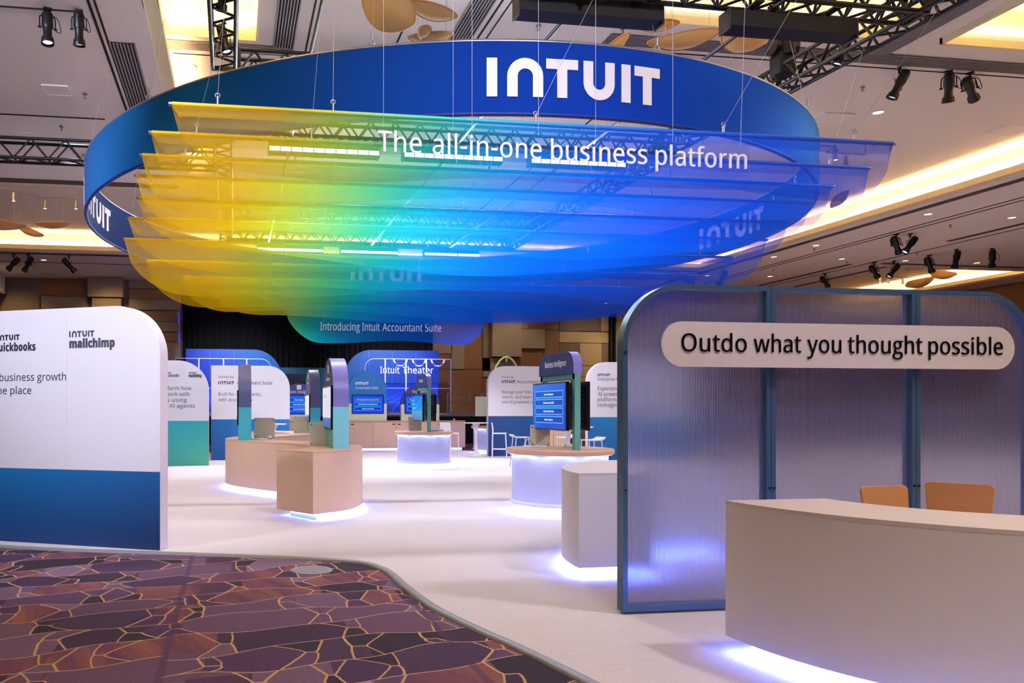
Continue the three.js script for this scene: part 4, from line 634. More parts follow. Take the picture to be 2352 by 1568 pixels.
const S = {
  business: screenMat(screenMenu(['Intuit Intelligence', 'Dashboards and KPIs', 'Advanced Reporting', 'Modern Reports'], 512, 300)),
  suite: screenMat(screenMenu(['Introducing Intuit Accountant Suite', 'Firm Efficiency and Operations', 'Review and Set Up'], 512, 288, ['#0b3ed0', '#0a34c0'])),
  clients: screenMat(screenMenu(['Client insights', 'Client books tools', 'Smart workflows'], 512, 288, ['#0b4ed8', '#0a3fd0'])),
  waves: screenMat(canvasTex(512, 512, (g, w, h) => { const q = g.createLinearGradient(0, 0, 0, h); q.addColorStop(0, '#0a4fc0'); q.addColorStop(0.62, '#0c6fc4'); q.addColorStop(0.64, '#5b93b4'); q.addColorStop(1, '#2f6fa8'); g.fillStyle = q; g.fillRect(0, 0, w, h); for (let i = 0; i < 8; i++) { g.strokeStyle = '#42c6f4'; g.lineWidth = 7; g.beginPath(); for (let x = 0; x <= w; x += 8) g.lineTo(x, 50 + i * 36 + 9 * Math.sin(x * 0.02 + i)); g.stroke(); } g.fillStyle = '#dff4ff'; g.font = 'bold 26px sans-serif'; ['Intuit', 'Projects', 'Job costing'].forEach((s, i) => g.fillText(s, 40, 110 + i * 80)); })),
  page: screenMat(canvasTex(512, 320, (g, w, h) => { g.fillStyle = '#d8d5e6'; g.fillRect(0, 0, w, h); g.fillStyle = '#1563ae'; g.fillRect(0, h * 0.76, w, h * 0.24); g.fillStyle = '#55535f'; g.font = '34px sans-serif'; g.fillText('Built for you', 60, 80); g.globalAlpha = 0.3; for (let i = 0; i < 7; i++) g.fillRect(60, 110 + i * 18, 380, 2); }), 0.8),
};
function kiosk(label, cx, cz, title, screen, o = {}) {
  const t = thing('round_kiosk', label, 'kiosk', [cx, 0.016, cz], o.turn ?? 0), top = 0.925;
  part('counter_top', (() => { const g = new THREE.LatheGeometry([[0.001, top - 0.075], [0.74, top - 0.075], [0.755, top - 0.06], [0.76, top - 0.03], [0.755, top - 0.008], [0.745, top], [0.001, top]].map(([a, b]) => new THREE.Vector2(a, b)), 72); return metric(g); })(), M.oakTop, t);
  part('core', cyl(0.6, 0.6, top - 0.2, 0, 0.12, 0, 48), M.plinth, t); 
  const drum = new THREE.CylinderGeometry(0.672, 0.672, top - 0.24, 240, 1, true).translate(0, 0.165 + (top - 0.24) / 2, 0); { const p = drum.attributes.position; for (let i = 0; i < p.count; i++) { const k = 1 + (i % 2 ? 0.006 : 0); p.setX(i, p.getX(i) * k); p.setZ(i, p.getZ(i) * k); } drum.computeVertexNormals(); }
  part('fluted_drum', drum, M.polyKiosk, t);
  part('drum_rim', new THREE.TorusGeometry(0.683, 0.022, 8, 72).rotateX(Math.PI / 2).scale(1, 1.3, 1).translate(0, 0.155, 0), M.white, t); part('plinth', cyl(0.6, 0.6, 0.12, 0, 0, 0, 48), M.plinth, t);
  const ring = (R, n) => arc(cx, cz, R, 0, Math.PI * 2, n);
  ledUnder(t, ring(0.655, 24), 0.125 + 0.016, LIGHT.led, 0.04, COOL, ring(0.675, 8)); ledUnder(t, ring(0.715, 24), top - 0.082 + 0.016, LIGHT.ledTop, 0.035, PALE, ring(0.74, 8));
  if (title) {
    const L = 0.6, H0 = o.high ?? 1.98, H1k = H0 + 0.31;
    for (const z of [-L + 0.04, L - 0.04]) part('post', rbox(0.085, H0 - top, 0.085, 0.006, 0, (top + H0) / 2, z), M.mint, t); part('crossbar', rbox(0.085, 0.085, 2 * L, 0.006, 0, H0 - 0.04, 0), M.mint, t);
    const hd = part('header', extr(wallShape(-L, L, H0, H1k, 0.2, 0.2), 0.13, -0.065).rotateY(-Math.PI / 2), M.navy, t); part('header_edge', (() => { const a = wallShape(-L - 0.003, L + 0.003, H0, H1k + 0.003, 0.2, 0.2); a.holes.push(new THREE.Path(wallShape(-L + 0.004, L - 0.004, H0 + 0.004, H1k - 0.004, 0.2, 0.2).getPoints(20))); return extr(a, 0.124, -0.062).rotateY(-Math.PI / 2); })(), M.lavender, t);
    part('lettering', letters(title, 0.085, { center: true, width: o.tw ?? 0.74 }).translate(0, H0 + 0.12, 0.0655).rotateY(-Math.PI / 2), M.lettersWhite, t);
    for (const s of [-1, 1]) { const m = part('monitor', rbox(0.05, 0.68, 1.2, 0.01, s * 0.15, 1.53, 0.02), M.bezel, t); if (s < 0) part('picture', new THREE.PlaneGeometry(1.15, 0.64).rotateY(-Math.PI / 2).translate(-0.1765, 1.53, 0.02), screen, m); else part('vents', merge(Array.from({ length: 9 }, (_, i) => box(0.012, 0.02, 1.0, 0.122, 1.3 + i * 0.055, 0.02))), M.blackMetal, m); part('bracket', box(0.1, 0.1, 0.18, s * 0.08, 1.53, 0), M.steel, m); }
    part('shelf_board', rbox(0.02, 0.5, 0.36, 0.005, 0.0, 1.42, 0.0), std(0xb9b2b8, 0.4), t);
  }
  return t;
}
kiosk('round wooden-topped kiosk with a glowing drum and a business intelligence header', 4.71, -10.75, 'Business Intelligence', S.business);
kiosk('distant round glowing kiosk with a wave-patterned screen before the wooden back counter', 4.9, -19.62, 'Projects', S.waves, { tw: 0.4, high: 2.06 });
{ const t = kiosk('partly hidden round glowing kiosk behind a white tulip table, left of a display wall', 8.85, -25.6, null, null);
  const a = thing('lime_arch', 'lime green arch with a dark round panel peeking over a display wall', 'sign', [9.42, 0, -25.9]); part('arch_tube', tube([[-0.46, 0.95, 0], [-0.45, 2.6, 0], [-0.3, 3.1, 0], [0, 3.32, 0], [0.3, 3.1, 0], [0.45, 2.6, 0], [0.46, 0.95, 0]], 0.032, 48), M.lime, a); part('round_panel', new THREE.CylinderGeometry(0.34, 0.34, 0.04, 40).rotateX(Math.PI / 2).translate(0, 2.82, 0), std(0x4a4654, 0.4), a); part('hanger', box(0.05, 0.14, 0.04, 0, 3.23, 0), M.lime, a);
  const b = thing('lime_board', 'pale lime board on a thin stand above a glowing kiosk', 'display board', [8.36, 0.94, -25.3]); part('board', rbox(0.5, 0.66, 0.03, 0.005, 0, 0.66, 0), M.limePale, b); part('stand', merge([bar([-0.12, 0, 0], [-0.12, 0.34, 0], 0.014), bar([0.1, 0, 0], [0.1, 0.34, 0], 0.014)]), M.black, b); part('foot', box(0.4, 0.012, 0.16, 0, 0.006, 0), M.black, b);
}
// ------------------------------------------------------------------ curved wooden counter
const spine = new THREE.CatmullRomCurve3([[0.84, -10.55], [1.27, -10.86], [1.54, -11.5], [1.56, -12.35], [1.22, -13.15], [0.74, -13.85], [0.37, -14.5], [0.27, -15.15], [0.42, -15.95], [0.86, -16.7], [1.42, -17.4], [1.72, -18.2], [1.66, -19.1], [1.3, -19.8], [0.75, -20.3]].map(([x, z]) => V(x, 0, z)), false, 'centripetal').getPoints(150).map((v) => [v.x, v.z]);
{
  const t = thing('curved_counter', 'long winding light wood counter on a glowing base carrying three arches', 'counter', [0, 0.016, 0]), L = offset(spine, -0.39), R = offset(spine, 0.39), ring = [...L, ...R.slice().reverse()];
  const inset = (k) => { const a = spine.slice(3, -3); return [...offset(a, -k), ...offset(a, k).reverse()]; };
  part('plinth', slab(inset(0.3), 0, 0.1), M.plinth, t); part('counter_top', metric(slab(ring, 0.9, 0.925)), M.oakTop, t);
  // cladding: upright wood panels along the outline, each its own piece
  const body = part('carcass', slab([...offset(spine.slice(1, -1), -0.372), ...offset(spine.slice(1, -1), 0.372).reverse()], 0.1, 0.9), M.ply, t);
  const panelFrom = (pts, close) => { const pos = [], uv = [], idx = [], y0 = 0.1, y1 = 0.9; let s = 0; pts.forEach((p, i) => { if (i) s += Math.hypot(p[0] - pts[i - 1][0], p[1] - pts[i - 1][1]); pos.push(p[0], y0, p[1], p[0], y1, p[1]); uv.push(s, y0, s, y1); }); for (let i = 0; i + 1 < pts.length; i++) idx.push(2 * i, 2 * i + 2, 2 * i + 1, 2 * i + 2, 2 * i + 3, 2 * i + 1); const g = new THREE.BufferGeometry(); g.setAttribute('position', new THREE.Float32BufferAttribute(pos, 3)); g.setAttribute('uv', new THREE.Float32BufferAttribute(uv, 2)); g.setIndex(idx); g.computeVertexNormals(); return g; };
  M.oakPanel = std(0xffffff, 0.5, { map: T.oak, side: THREE.DoubleSide });
  for (const side of [L, R]) for (let i = 0; i < 150; i += 15) { const seg = side.slice(i, i + 16); const n = seg.length - 1, e = 0.02; seg[0] = [seg[0][0] + (seg[1][0] - seg[0][0]) * e, seg[0][1] + (seg[1][1] - seg[0][1]) * e]; part('panel', panelFrom(seg), M.oakPanel, t); }
  part('panel', panelFrom([L[0], R[0]]), M.oakPanel, t); part('panel', panelFrom([L[150], R[150]]), M.oakPanel, t);
  const edgeR = offset(spine.slice(3, -3), 0.345), edgeL = offset(spine.slice(3, -3), -0.345), thin = (p, k) => p.filter((_, i) => i % k === 0);
  ledUnder(t, thin(edgeR, 4), 0.11, LIGHT.led, 0.035, COOL, thin(edgeR, 9)); ledUnder(t, thin(edgeL, 4), 0.11, LIGHT.led, 0.035, COOL, thin(edgeL, 9)); ledUnder(t, [edgeL[0], edgeR[0]], 0.11, LIGHT.led, 0.035);
}
// arched kiosks: an extruded arch, navy above and teal below, a screen on its left face
function archKiosk(label, x, z, h, edge, low, withScreen = true) {
  const t = thing('arched_kiosk', label, 'kiosk', [x, 0.941, z]), L = 1.15, r = 0.575, w = 0.23, split = 0.6, k = (h - 0.0) ;
  const full = wallShape(-L / 2, L / 2, split, h, r - 0.001, r - 0.001), base = wallShape(-L / 2, L / 2, 0, split, 0, 0);
  const turn = (g) => g.rotateY(-Math.PI / 2).translate(0, 0, -L / 2);
  part('upper_body', turn(extr(full, w, -w / 2, 32)), M.navy, t); part('lower_body', turn(extr(base, w, -w / 2)), low, t);
  const band = wallShape(-L / 2 - 0.004, L / 2 + 0.004, split, h + 0.004, r, r); band.holes.push(new THREE.Path(wallShape(-L / 2 + 0.004, L / 2 - 0.004, split + 0.001, h - 0.004, r - 0.004, r - 0.004).getPoints(32))); part('edge_band', turn(extr(band, w - 0.004, -w / 2 + 0.002, 32)), edge, t);
  const face = printed(-L / 2 + 0.002, L / 2 - 0.002, 0, split, 0, mix2('#5fae93', '#7ab48e', '#3fa8b0', '#7fb5a4'), 6, 6); part('side_print', turn(face.translate(0, 0, w / 2 + 0.001)), M.vcol, t);
  const m = part('monitor', turn(rbox(1.02, 0.64, 0.03, 0.006, 0.02, 0.59, w / 2 + 0.012)), M.bezel, t); part('picture', turn(new THREE.PlaneGeometry(0.97, 0.59).translate(0.02, 0.59, w / 2 + 0.0285)), S.page, m);
  part('lettering', turn(letters('Built for you', 0.05, { center: true }).translate(0, h - 0.33, w / 2 + 0.001)), M.lettersWhite, t); part('emblem', turn(extr(wallShape(-0.05, 0.05, h - 0.22, h - 0.1, 0.03, 0.03), 0.003, w / 2)), M.lettersWhite, t);
  return t;
}
archKiosk('arched kiosk with a lavender edge at the near end of the winding counter', 1.55, -11.04, 1.32, M.lavender, M.tealLight); archKiosk('dark edged arched kiosk on the left bulge of the winding counter', 0.24, -14.23, 1.4, M.slateEdge, M.teal); archKiosk('dark edged arched kiosk farthest along the winding counter', 1.92, -17.95, 1.5, M.slateEdge, M.teal);
// small acrylic guest boards, tablets and cards on the counters
function standBoard(label, x, z, turn, s = 1) { const t = thing('acrylic_board', label, 'sign holder', [x, 0.943, z], turn), w = 0.36 * s, h = 0.36 * s; part('board', rbox(w, h, 0.012, 0.003, 0, h / 2, 0), M.stand, t); for (const a of [-1, 1]) for (const b of [0.1, 0.9]) part('bolt', new THREE.CylinderGeometry(0.012, 0.012, 0.03, 12).rotateX(Math.PI / 2).translate(a * w * 0.43, h * b, 0.01), M.chrome, t); return t; }
standBoard('beige board with bolts on the counter left of the lavender edged arch', 1.36, -11.95, 0.1); standBoard('beige board with bolts right of the arch on the counter\'s left bulge', 0.62, -15.0, -0.1, 1.1); standBoard('beige board with bolts left of the farthest arch', 1.66, -18.5, 0.1, 1.1); standBoard('clear-looking board standing on the distant round kiosk', 4.75, -19.95, 0.05, 1.0); standBoard('beige board standing at the back of the near round kiosk', 4.62, -11.25, 0.1, 0.9);
function tablet(label, x, z, turn, y = 0.943) { const t = thing('tablet', label, 'tablet', [x, y, z], turn); part('body', rbox(0.3, 0.018, 0.2, 0.006, 0, 0.01, 0), M.whiteGloss, t); part('glass', box(0.26, 0.002, 0.165, 0, 0.0205, 0), std(0xd8d8df, 0.1), t); part('cable', tube([[-0.12, 0.012, -0.08], [-0.06, 0.09, -0.14], [0.04, 0.1, -0.15], [0.12, 0.012, -0.1]], 0.005, 20, 5), M.white, t); return t; }
tablet('white tablet with a looped cable on the near round kiosk', 4.45, -11.05, 0.2); tablet('white tablet on the distant round kiosk', 4.6, -19.4, 0.1); tablet('white tablet beside the arch on the counter\'s left bulge', 0.5, -14.55, 0.2);
{ for (const [x, z, l, c] of [[4.98, -10.95, 'stack of white cards on the near round kiosk', 0xe8e4da], [5.1, -19.35, 'blue and white card box on the distant round kiosk', 0x8fb4e0], [5.3, -19.5, 'small pale card box at the right of the distant kiosk', 0xe2ded8]]) { const t = thing('card_box', l, 'box', [x, 0.943, z]); part('tray', rbox(0.2, 0.035, 0.12, 0.005, 0, 0.018, 0), std(c, 0.5), t); part('cards', box(0.17, 0.015, 0.09, 0, 0.04, 0), M.white, t); }
  for (const [x, z, l] of [[1.25, -12.15, 'black and white charger block beside the lavender edged arch'], [0.72, -14.8, 'small dark charger by the board on the counter bulge']]) { const t = thing('charger', l, 'charger', [x, 0.943, z]); part('block', rbox(0.06, 0.05, 0.05, 0.008, 0, 0.03, 0), M.white, t); part('pad', box(0.08, 0.012, 0.07, 0, 0.006, 0), M.black, t); } }
// ------------------------------------------------------------------ wooden back counter with arched screens
{
  const t = thing('back_counter', 'long straight light wood back counter with dark hand slots and a glowing base', 'counter', [1.6, 0.016, -27.5]), L = 6.84;
  part('plinth', boxab(0.1, L - 0.1, 0, 0.1, -0.6, -0.1), M.plinth, t); part('carcass', boxab(0.01, L - 0.01, 0.1, 1.04, -0.7, -0.02), M.ply, t); part('counter_top', metric(rbox(L, 0.03, 0.74, 0.004, L / 2, 1.06, -0.36)), M.oakTop, t);
  const n = 8; for (let i = 0; i < n; i++) { const d = part('door', metric(rbox(L / n - 0.008, 0.93, 0.022, 0.003, (i + 0.5) * L / n, 0.57, -0.012)), M.oak, t); part('hand_slot', rbox(0.11, 0.035, 0.01, 0.004, (i + (i % 2 ? 0.12 : 0.88)) * L / n, 0.95, -0.001), M.black, d); }
  ledUnder(t, [[1.7, -27.56], [4.0, -27.56], [6.2, -27.56], [8.35, -27.56]], 0.112, LIGHT.led, 0.035);
  const arched = (label, x, top, split, w, body, low, title, scr, sy) => {
    const a = thing('arched_screen', label, 'display', [x, 1.092, -27.86]), r = w / 2;
    part('upper_body', extr(wallShape(-r, r, split, top, r - 0.01, r - 0.01), 0.2, -0.1, 32), body, a); part('lower_body', extr(wallShape(-r, r, 0, split, 0, 0), 0.2, -0.1), M.limePale, a);
    const m = part('monitor', rbox(w * 0.84, w * 0.49, 0.05, 0.01, 0, sy, 0.115), M.bezel, a); part('picture', new THREE.PlaneGeometry(w * 0.81, w * 0.455).translate(0, sy, 0.142), scr, m);
    title(a); return a;
  };
  arched('tall blue arched screen on the back counter, named for the accountant suite', 4.87, 1.81, 0.62, 1.4, M.blueArch, 0, (a) => { part('lettering', mark(0.1).translate(-0.45, 1.3, 0.1), M.lettersWhite, a); part('lettering', letters('Accountant Suite', 0.085, { width: 0.83 }).translate(-0.45, 1.15, 0.1), M.lettersWhite, a); }, S.suite, 0.6);
  arched('navy arched screen on the back counter behind the distant round kiosk', 6.82, 1.29, 0.6, 1.42, M.purpleArch, 0, (a) => part('lettering', letters('Solutions', 0.09, { center: true, width: 0.6 }).translate(0, 1.02, 0.1), M.lettersWhite, a), S.suite, 0.6);
  arched('navy arched screen named for client insights, at the left end of the back counter', 2.38, 1.33, 0.6, 1.42, M.purpleArch, 0, (a) => { part('lettering', letters('Client Insights', 0.11, { center: true, width: 0.86 }).translate(0, 0.98, 0.1), M.lettersWhite, a); part('emblem', merge([[-1, -1], [1, -1], [-1, 1], [1, 1]].map(([i, j]) => rbox(0.075, 0.075, 0.004, 0.0015, i * 0.04, 1.2 + j * 0.04, 0.102))), M.lettersWhite, a); }, S.clients, 0.59);
  const cup = thing('small_cup', 'tiny white cup at the right end of the wooden back counter', 'cup', [8.1, 1.092, -27.8]); part('body', new THREE.LatheGeometry([[0.001, 0], [0.03, 0], [0.04, 0.07], [0.036, 0.07], [0.026, 0.006], [0.001, 0.006]].map(([a, b]) => new THREE.Vector2(a, b)), 18), M.white, cup);
}
// ------------------------------------------------------------------ tulip tables and stools
function tulip(label, x, z, h, r) { const t = thing('tulip_table', label, 'table', [x, 0.016, z]); part('table_top', new THREE.LatheGeometry([[0.001, h - 0.035], [r * 0.9, h - 0.03], [r, h - 0.008], [r * 0.995, h], [0.001, h]].map(([a, b]) => new THREE.Vector2(a, b)), 48), M.seatWhite, t); part('pedestal', new THREE.LatheGeometry([[0.001, 0], [0.25, 0], [0.245, 0.012], [0.12, 0.05], [0.055, 0.16], [0.04, 0.4], [0.045, 0.7], [0.07, h - 0.14], [0.13, h - 0.035], [0.001, h - 0.035]].map(([a, b]) => new THREE.Vector2(a, b)), 32), M.seatWhite, t); return t; }
tulip('white tulip table between the wooden back counter and the right display wall', 7.65, -23.8, 1.07, 0.4); tulip('white tulip table behind the middle of the winding counter', 1.15, -21.6, 1.09, 0.36); tulip('white tulip table seen behind the near round kiosk', 8.2, -18.2, 1.06, 0.6);
function barStool(label, x, z, turn) {
  const t = thing('bar_stool', label, 'stool', [x, 0.016, z], turn);
  part('seat', rbox(0.42, 0.03, 0.4, 0.012, 0, 0.75, 0), M.seatWhite, t); const b = rbox(0.4, 0.26, 0.025, 0.01, 0, 0, 0); b.rotateX(-0.16).translate(0, 0.95, -0.22); part('backrest', b, M.seatWhite, t);
  for (const sx of [-1, 1]) { part('leg', bar([sx * 0.2, 0, 0.21], [sx * 0.19, 0.75, 0.17], 0.013), M.seatWhite, t); part('leg', bar([sx * 0.2, 0, -0.23], [sx * 0.19, 0.95, -0.21], 0.013), M.seatWhite, t); part('side_rail', bar([sx * 0.2, 0.27, 0.2], [sx * 0.2, 0.27, -0.22], 0.011), M.seatWhite, t); }
  part('foot_rail', bar([-0.2, 0.27, 0.2], [0.2, 0.27, 0.2], 0.013), M.seatWhite, t); part('foot_rail', bar([-0.2, 0.27, -0.22], [0.2, 0.27, -0.22], 0.011), M.seatWhite, t); return t;
}
barStool('white high stool with a back, beside the distant round kiosk', 6.65, -23.3, 2.2); barStool('white high stool with a back before the right display wall', 8.15, -23.0, 1.2);
function lowStool(label, x, z, turn) {
  const t = thing('backless_stool', label, 'stool', [x, 0.016, z], turn), s = new THREE.Shape(); s.moveTo(-0.2, 0.75); s.lineTo(0.12, 0.75); s.quadraticCurveTo(0.2, 0.76, 0.25, 0.815); s.quadraticCurveTo(0.27, 0.835, 0.24, 0.84); s.quadraticCurveTo(0.18, 0.79, 0.1, 0.778); s.lineTo(-0.2, 0.775); s.closePath();
  part('seat', extr(s, 0.4, -0.2, 8), M.seatWhite, t);
  for (const [sx, sz] of [[-1, -1], [-1, 1], [1, -1], [1, 1]]) part('leg', bar([sx * 0.23, 0, sz * 0.21], [sx * 0.16, 0.76, sz * 0.16], 0.014), M.seatWhite, t);
  for (const sz of [-1, 1]) part('foot_rail', bar([-0.21, 0.25, sz * 0.195], [0.21, 0.25, sz * 0.195], 0.01), M.seatWhite, t); part('foot_rail', bar([0.21, 0.25, -0.19], [0.21, 0.25, 0.19], 0.01), M.seatWhite, t); return t;
}
lowStool('white backless stool with a curled seat left of the business intelligence screen', 7.4, -19.3, Math.PI - 0.1); lowStool('white backless stool seen under the dark monitor of the near kiosk', 8.55, -19.05, 0.1); lowStool('white backless stool with a curled seat right of the near kiosk', 8.4, -17.35, 0.1);
{ const c = thing('wood_cabinet', 'pale wood cabinet glimpsed behind the near kiosk frame', 'cabinet', [8.69, 0.016, -20.5]); part('body', metric(rbox(0.75, 1.0, 0.5, 0.01, 0, 0.5, 0)), M.oak, c); part('top', metric(rbox(0.79, 0.03, 0.54, 0.006, 0, 1.015, 0)), M.oakTop, c); part('door', metric(rbox(0.36, 0.9, 0.02, 0.004, -0.19, 0.5, 0.255)), M.oak, c); part('door', metric(rbox(0.36, 0.9, 0.02, 0.004, 0.19, 0.5, 0.255)), M.oak, c); }
// ------------------------------------------------------------------ reception desks
function reception(label, cz, sign) {
  const cx = 4.72, Ro = 1.72, Ri = 1.04, t = thing('reception_desk', label, 'desk', [cx, 0.016, cz]), a0 = Math.PI, a1 = Math.PI * 0.42;
  const P = (r, n = 48) => arc(0, 0, r, a0, a1, n).map(([x, z]) => [x, z * sign]), poly = (ro, ri, e = 0) => { const o = arc(0, 0, ro, a0 - e, a1 + e, 48), i = arc(0, 0, ri, a0 - e, a1 + e, 48).reverse(); return [...o, ...i].map(([x, z]) => [x, z * sign]); };
  part('desk_body', slab(poly(Ro, Ri), 0.1, 0.905), M.deskWhite, t); part('desk_top', slab(poly(Ro + 0.002, Ri - 0.002), 0.905, 0.927), M.cream, t); part('plinth', slab(poly(Ro - 0.1, Ri + 0.1, 0.06), 0, 0.1), M.plinth, t);
  const w = (p) => p.map(([x, z]) => [x + cx, z + cz]);
  ledUnder(t, w(arc(0, 0, Ro - 0.06, a0 - 0.035, a1, 16).map(([x, z]) => [x, z * sign])), 0.098 + 0.016, LIGHT.led, 0.04, COOL, w(arc(0, 0, Ro - 0.05, a0 - 0.035, a1, 6).map(([x, z]) => [x, z * sign]))); ledUnder(t, w([[-Ro + 0.06, 0.06 * sign], [-Ri - 0.06, 0.06 * sign]]), 0.098 + 0.016, LIGHT.led, 0.04);
  ledUnder(t, w(arc(0, 0, Ri + 0.06, a0 - 0.05, a1, 3).map(([x, z]) => [x, z * sign])), 0.098 + 0.016, LIGHT.led, 0.04);
  return t;
}
reception('large curved white reception desk at the bottom right corner', -4.4, 1); reception('curved white reception desk behind the left end of the fluted partition', -6.44, -1);
// chairs behind the near desk
function deskChair(label, x, z, turn) {
  const t = thing('desk_chair', label, 'chair', [x, 0.016, z], turn);
  const shell = (w, h, bx) => { const s = new THREE.Shape(), r = 0.03; s.moveTo(-w / 2 + 0.02, 0); s.lineTo(w / 2 - 0.02, 0); s.lineTo(w / 2 + 0.008, h - r); s.quadraticCurveTo(w / 2 + 0.006, h, w / 2 - r, h); s.lineTo(-w / 2 + r, h); s.quadraticCurveTo(-w / 2 - 0.006, h, -w / 2 - 0.008, h - r); s.closePath(); return new THREE.ExtrudeGeometry(s, { depth: 0.012, bevelEnabled: true, bevelSize: 0.004, bevelThickness: 0.004, bevelSegments: 2 }); };
  part('backrest', metric(shell(0.37, 0.36).rotateX(-0.12).translate(0, 0.6, -0.17)), M.ply, t); part('seat', metric(rbox(0.4, 0.018, 0.38, 0.006, 0, 0.6, 0.0)), M.ply, t);
  part('column', cyl(0.025, 0.025, 0.5, 0, 0.1, 0, 14), M.chrome, t); for (let k = 0; k < 5; k++) { const a = k * Math.PI * 0.4; part('foot', bar([0, 0.1, 0], [0.25 * Math.cos(a), 0.03, 0.25 * Math.sin(a)], 0.014), M.chrome, t); } part('foot_ring', new THREE.TorusGeometry(0.16, 0.01, 8, 28).rotateX(Math.PI / 2).translate(0, 0.28, 0), M.chrome, t);
  return t;
}
deskChair('left plywood chair back showing above the big reception desk', 4.43, -4.54, 0.1); deskChair('right plywood chair back, turned a little, above the big reception desk', 4.93, -4.72, -0.95);
// ------------------------------------------------------------------ fluted partition and its sign
{
  const z = -5.33, top = 2.4, base = 0.02;
  const panel = (label, x0, x1, rl, rt) => {
    const t = thing('partition_screen', label, 'partition', [0, 0.016, z]), o = wallShape(x0, x1, base, top, rl, rt), fw = 0.035; o.holes.push(new THREE.Path(wallShape(x0 + fw, x1 - fw, base + 0.045, top - fw, Math.max(0, rl - fw), Math.max(0, rt - fw)).getPoints(24)));
    part('frame', extr(o, 0.09, -0.045), M.frameBlue, t);
    const nx = Math.round((x1 - x0 - 2 * fw) / 0.00325), pos = [], idx = [], a = x0 + fw, b = x1 - fw;
    for (let i = 0; i <= nx; i++) { const x = a + (b - a) * i / nx; let y = top - fw; const rL = rl - fw, rT = rt - fw; if (rl && x < a + rL) y = top - fw - rL + Math.sqrt(Math.max(0, rL * rL - (a + rL - x) ** 2)); if (rt && x > b - rT) y = top - fw - rT + Math.sqrt(Math.max(0, rT * rT - (x - b + rT) ** 2)); const zz = 0.0022 * Math.sin(i * Math.PI / 2); pos.push(x, base + 0.04, zz, x, y + 0.002, zz); }
    for (let i = 0; i < nx; i++) idx.push(2 * i, 2 * i + 2, 2 * i + 1, 2 * i + 2, 2 * i + 3, 2 * i + 1);
    const g = new THREE.BufferGeometry(); g.setAttribute('position', new THREE.Float32BufferAttribute(pos, 3)); g.setIndex(idx); g.computeVertexNormals(); part('fluted_panel', g, M.poly, t);
    for (const y of [0.9, 1.9]) for (const x of [x0, x1]) part('bolt', new THREE.CylinderGeometry(0.008, 0.008, 0.02, 8).rotateX(Math.PI / 2).translate(x + (x === x0 ? 0.017 : -0.017), y, 0.048), M.black, t);
  };
  panel('left frosted fluted partition panel with a rounded upper left corner', 2.8, 3.972, 0.46, 0); panel('middle frosted fluted partition panel behind the long cream sign', 3.976, 5.19, 0, 0); panel('right frosted fluted partition panel with a rounded upper right corner', 5.194, 6.25, 0, 0.46);
  const s = thing('slogan_sign', 'long cream pill-shaped sign with black raised letters on the fluted partition', 'sign', [0, 0, z + 0.05]), x0 = 3.06, x1 = 5.99, y0 = 1.808, y1 = 2.136, pill = (e) => wallShape(x0 + e, x1 - e, y0 + e, y1 - 0, (y1 - y0) / 2 - e - 0.001, (y1 - y0) / 2 - e - 0.001);
  const pl = () => { const r = (y1 - y0) / 2, q = new THREE.Shape(); q.moveTo(x0 + r, y0); q.lineTo(x1 - r, y0); q.absarc(x1 - r, y0 + r, r, -Math.PI / 2, Math.PI / 2, false); q.lineTo(x0 + r, y1); q.absarc(x0 + r, y0 + r, r, Math.PI / 2, Math.PI * 1.5, false); return q; };
  part('clear_block', extr(pl(), 0.05, 0, 32), M.acrylic, s); part('plate', extr(pl(), 0.008, 0.05, 32), M.cream, s);
  for (const [w, a, b] of [['Outdo', 0, 0.513], ['what', 0.571, 0.951], ['you', 1.004, 1.282], ['thought', 1.337, 1.966], ['possible', 2.02, 2.666]]) { const k = 3.213, L = 1; part('word', letters(w, 0.129, { width: (b - a) * L, depth: 0.006, seg: 6 }).translate(k + a * L, 1.92, 0.0585), M.inkBlack, s); }
}
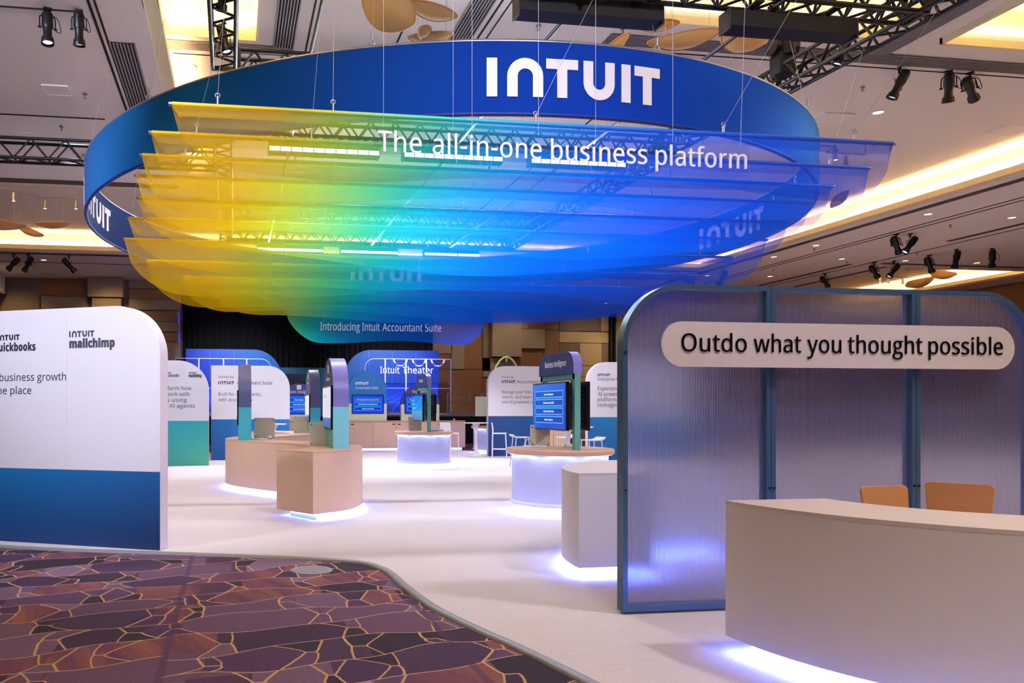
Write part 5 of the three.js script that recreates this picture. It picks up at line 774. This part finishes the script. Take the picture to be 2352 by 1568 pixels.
// ------------------------------------------------------------------ added spots: unseen lamps without fixtures that brighten booth, walls, ring and ceiling
const addedSpots = [
  // unseen spots added to brighten the booth front, left wall, ring and counters
  [[2.5, 7.4, -3.2], [2.0, 0, -10.5], 0.9, 0.6], [[6, 7.4, -3.0], [3.4, 0.6, -4.6], 1.1, 0.5], [[0.3, 7.4, -2.4], [-2.3, 1.6, -8.9], 3.4, 0.4], [[3.8, 7.4, -2], [3.8, 5.2, -8.6], 1.3, 0.75], [[-4.2, 6.9, -8], [-2.3, 5.2, -13.4], 1.6, 0.6],
  [[-6, 6.9, -4.2], [1.2, 0.8, -11.8], 2.2, 0.36], [[13, 7.2, -6.8], [2.2, 0.8, -11.8], 2.6, 0.3], [[13, 7.2, -9], [6, 1.0, -19], 2.0, 0.4], [[-6, 6.9, -9], [1.6, 1.2, -16.5], 1.6, 0.36], [[5, 6.1, -22.15], [5, 1.8, -27.6], 0.7, 0.7],
  // unseen spots added over the aisles for the floor and right display walls
  [[11, 6.95, -15.5], [5.5, 0, -16], 1, 0.6], [[11, 6.95, -20.5], [6.5, 0, -20], 1, 0.6], [[-3, 6.9, -15.5], [1.2, 0, -15], 0.9, 0.6], [[-3, 6.9, -20.3], [1, 0, -20], 0.9, 0.6], [[2, 6.9, -25.5], [3, 0.6, -23.5], 0.9, 0.6], [[8.5, 6.9, -26], [7.5, 0.8, -25], 0.9, 0.6], [[11.5, 6.9, -16], [10.5, 1.5, -20.6], 1.2, 0.5], [[7.5, 6.9, -15.6], [9, 1.8, -23.8], 1.6, 0.4],
  // spots added at the right so the floor bounces light onto the ceiling
  [[17, 6.9, -12], [17, 0, -13], 1.0, 0.9], [[21.5, 6.9, -20], [21.5, 0, -20], 1.1, 1.0], [[21.5, 6.9, -31], [21.5, 0, -31], 0.9, 1.0],
  // fixtureless spots added to lift the white display walls
  [[-5.5, 6.0, -15.1], [-1.4, 1.9, -20.9], 1.0, 0.5], [[-1.9, 6.9, -19.4], [0.6, 1.9, -23.1], 0.8, 0.45],
];
for (const [p, to, k, angle] of addedSpots) spotLight(p, to, LIGHT.spot * k, angle, DAY, 14);
// spots added to brighten the theater backdrops and the far walls
for (const x of [0, 7.6]) spotLight([x, 6.8, -31.5], [x, 2.6, -36.4], 200, 0.6, 0xdfe2ff, 8);
for (const [x, z, t] of [[11.5, -36.5, -39.4], [14.5, -36.5, -39.4], [18.6, -36.5, -39.4], [22, -36.5, -39.4]]) spotLight([x, 6.95, z], [x, 3.5, t], 24, 0.85, 0xffe6c4, 10);
for (const x of [-9, -5]) spotLight([x, 6.9, -31.5], [x, 4, -34.4], 26, 0.7, WARM, 6);
spotLight([0.4, 6.3, -36], [-2.4, 4.6, -34.2], 90, 0.6, 0x3046ff, 6);
for (const [x, z] of [[-4, 1.5], [4, 1.5], [9, -2]]) spotLight([x, H1 - 0.1, z], [x, 0, z - 2], LIGHT.addedSpots, 0.8, 0xf6e9e4, 14);  // more unseen spots, added over the front carpet and desk

scene.traverse((o) => { if (o.isMesh) { o.castShadow = true; o.receiveShadow = true; } });
renderer.render(scene, camera);
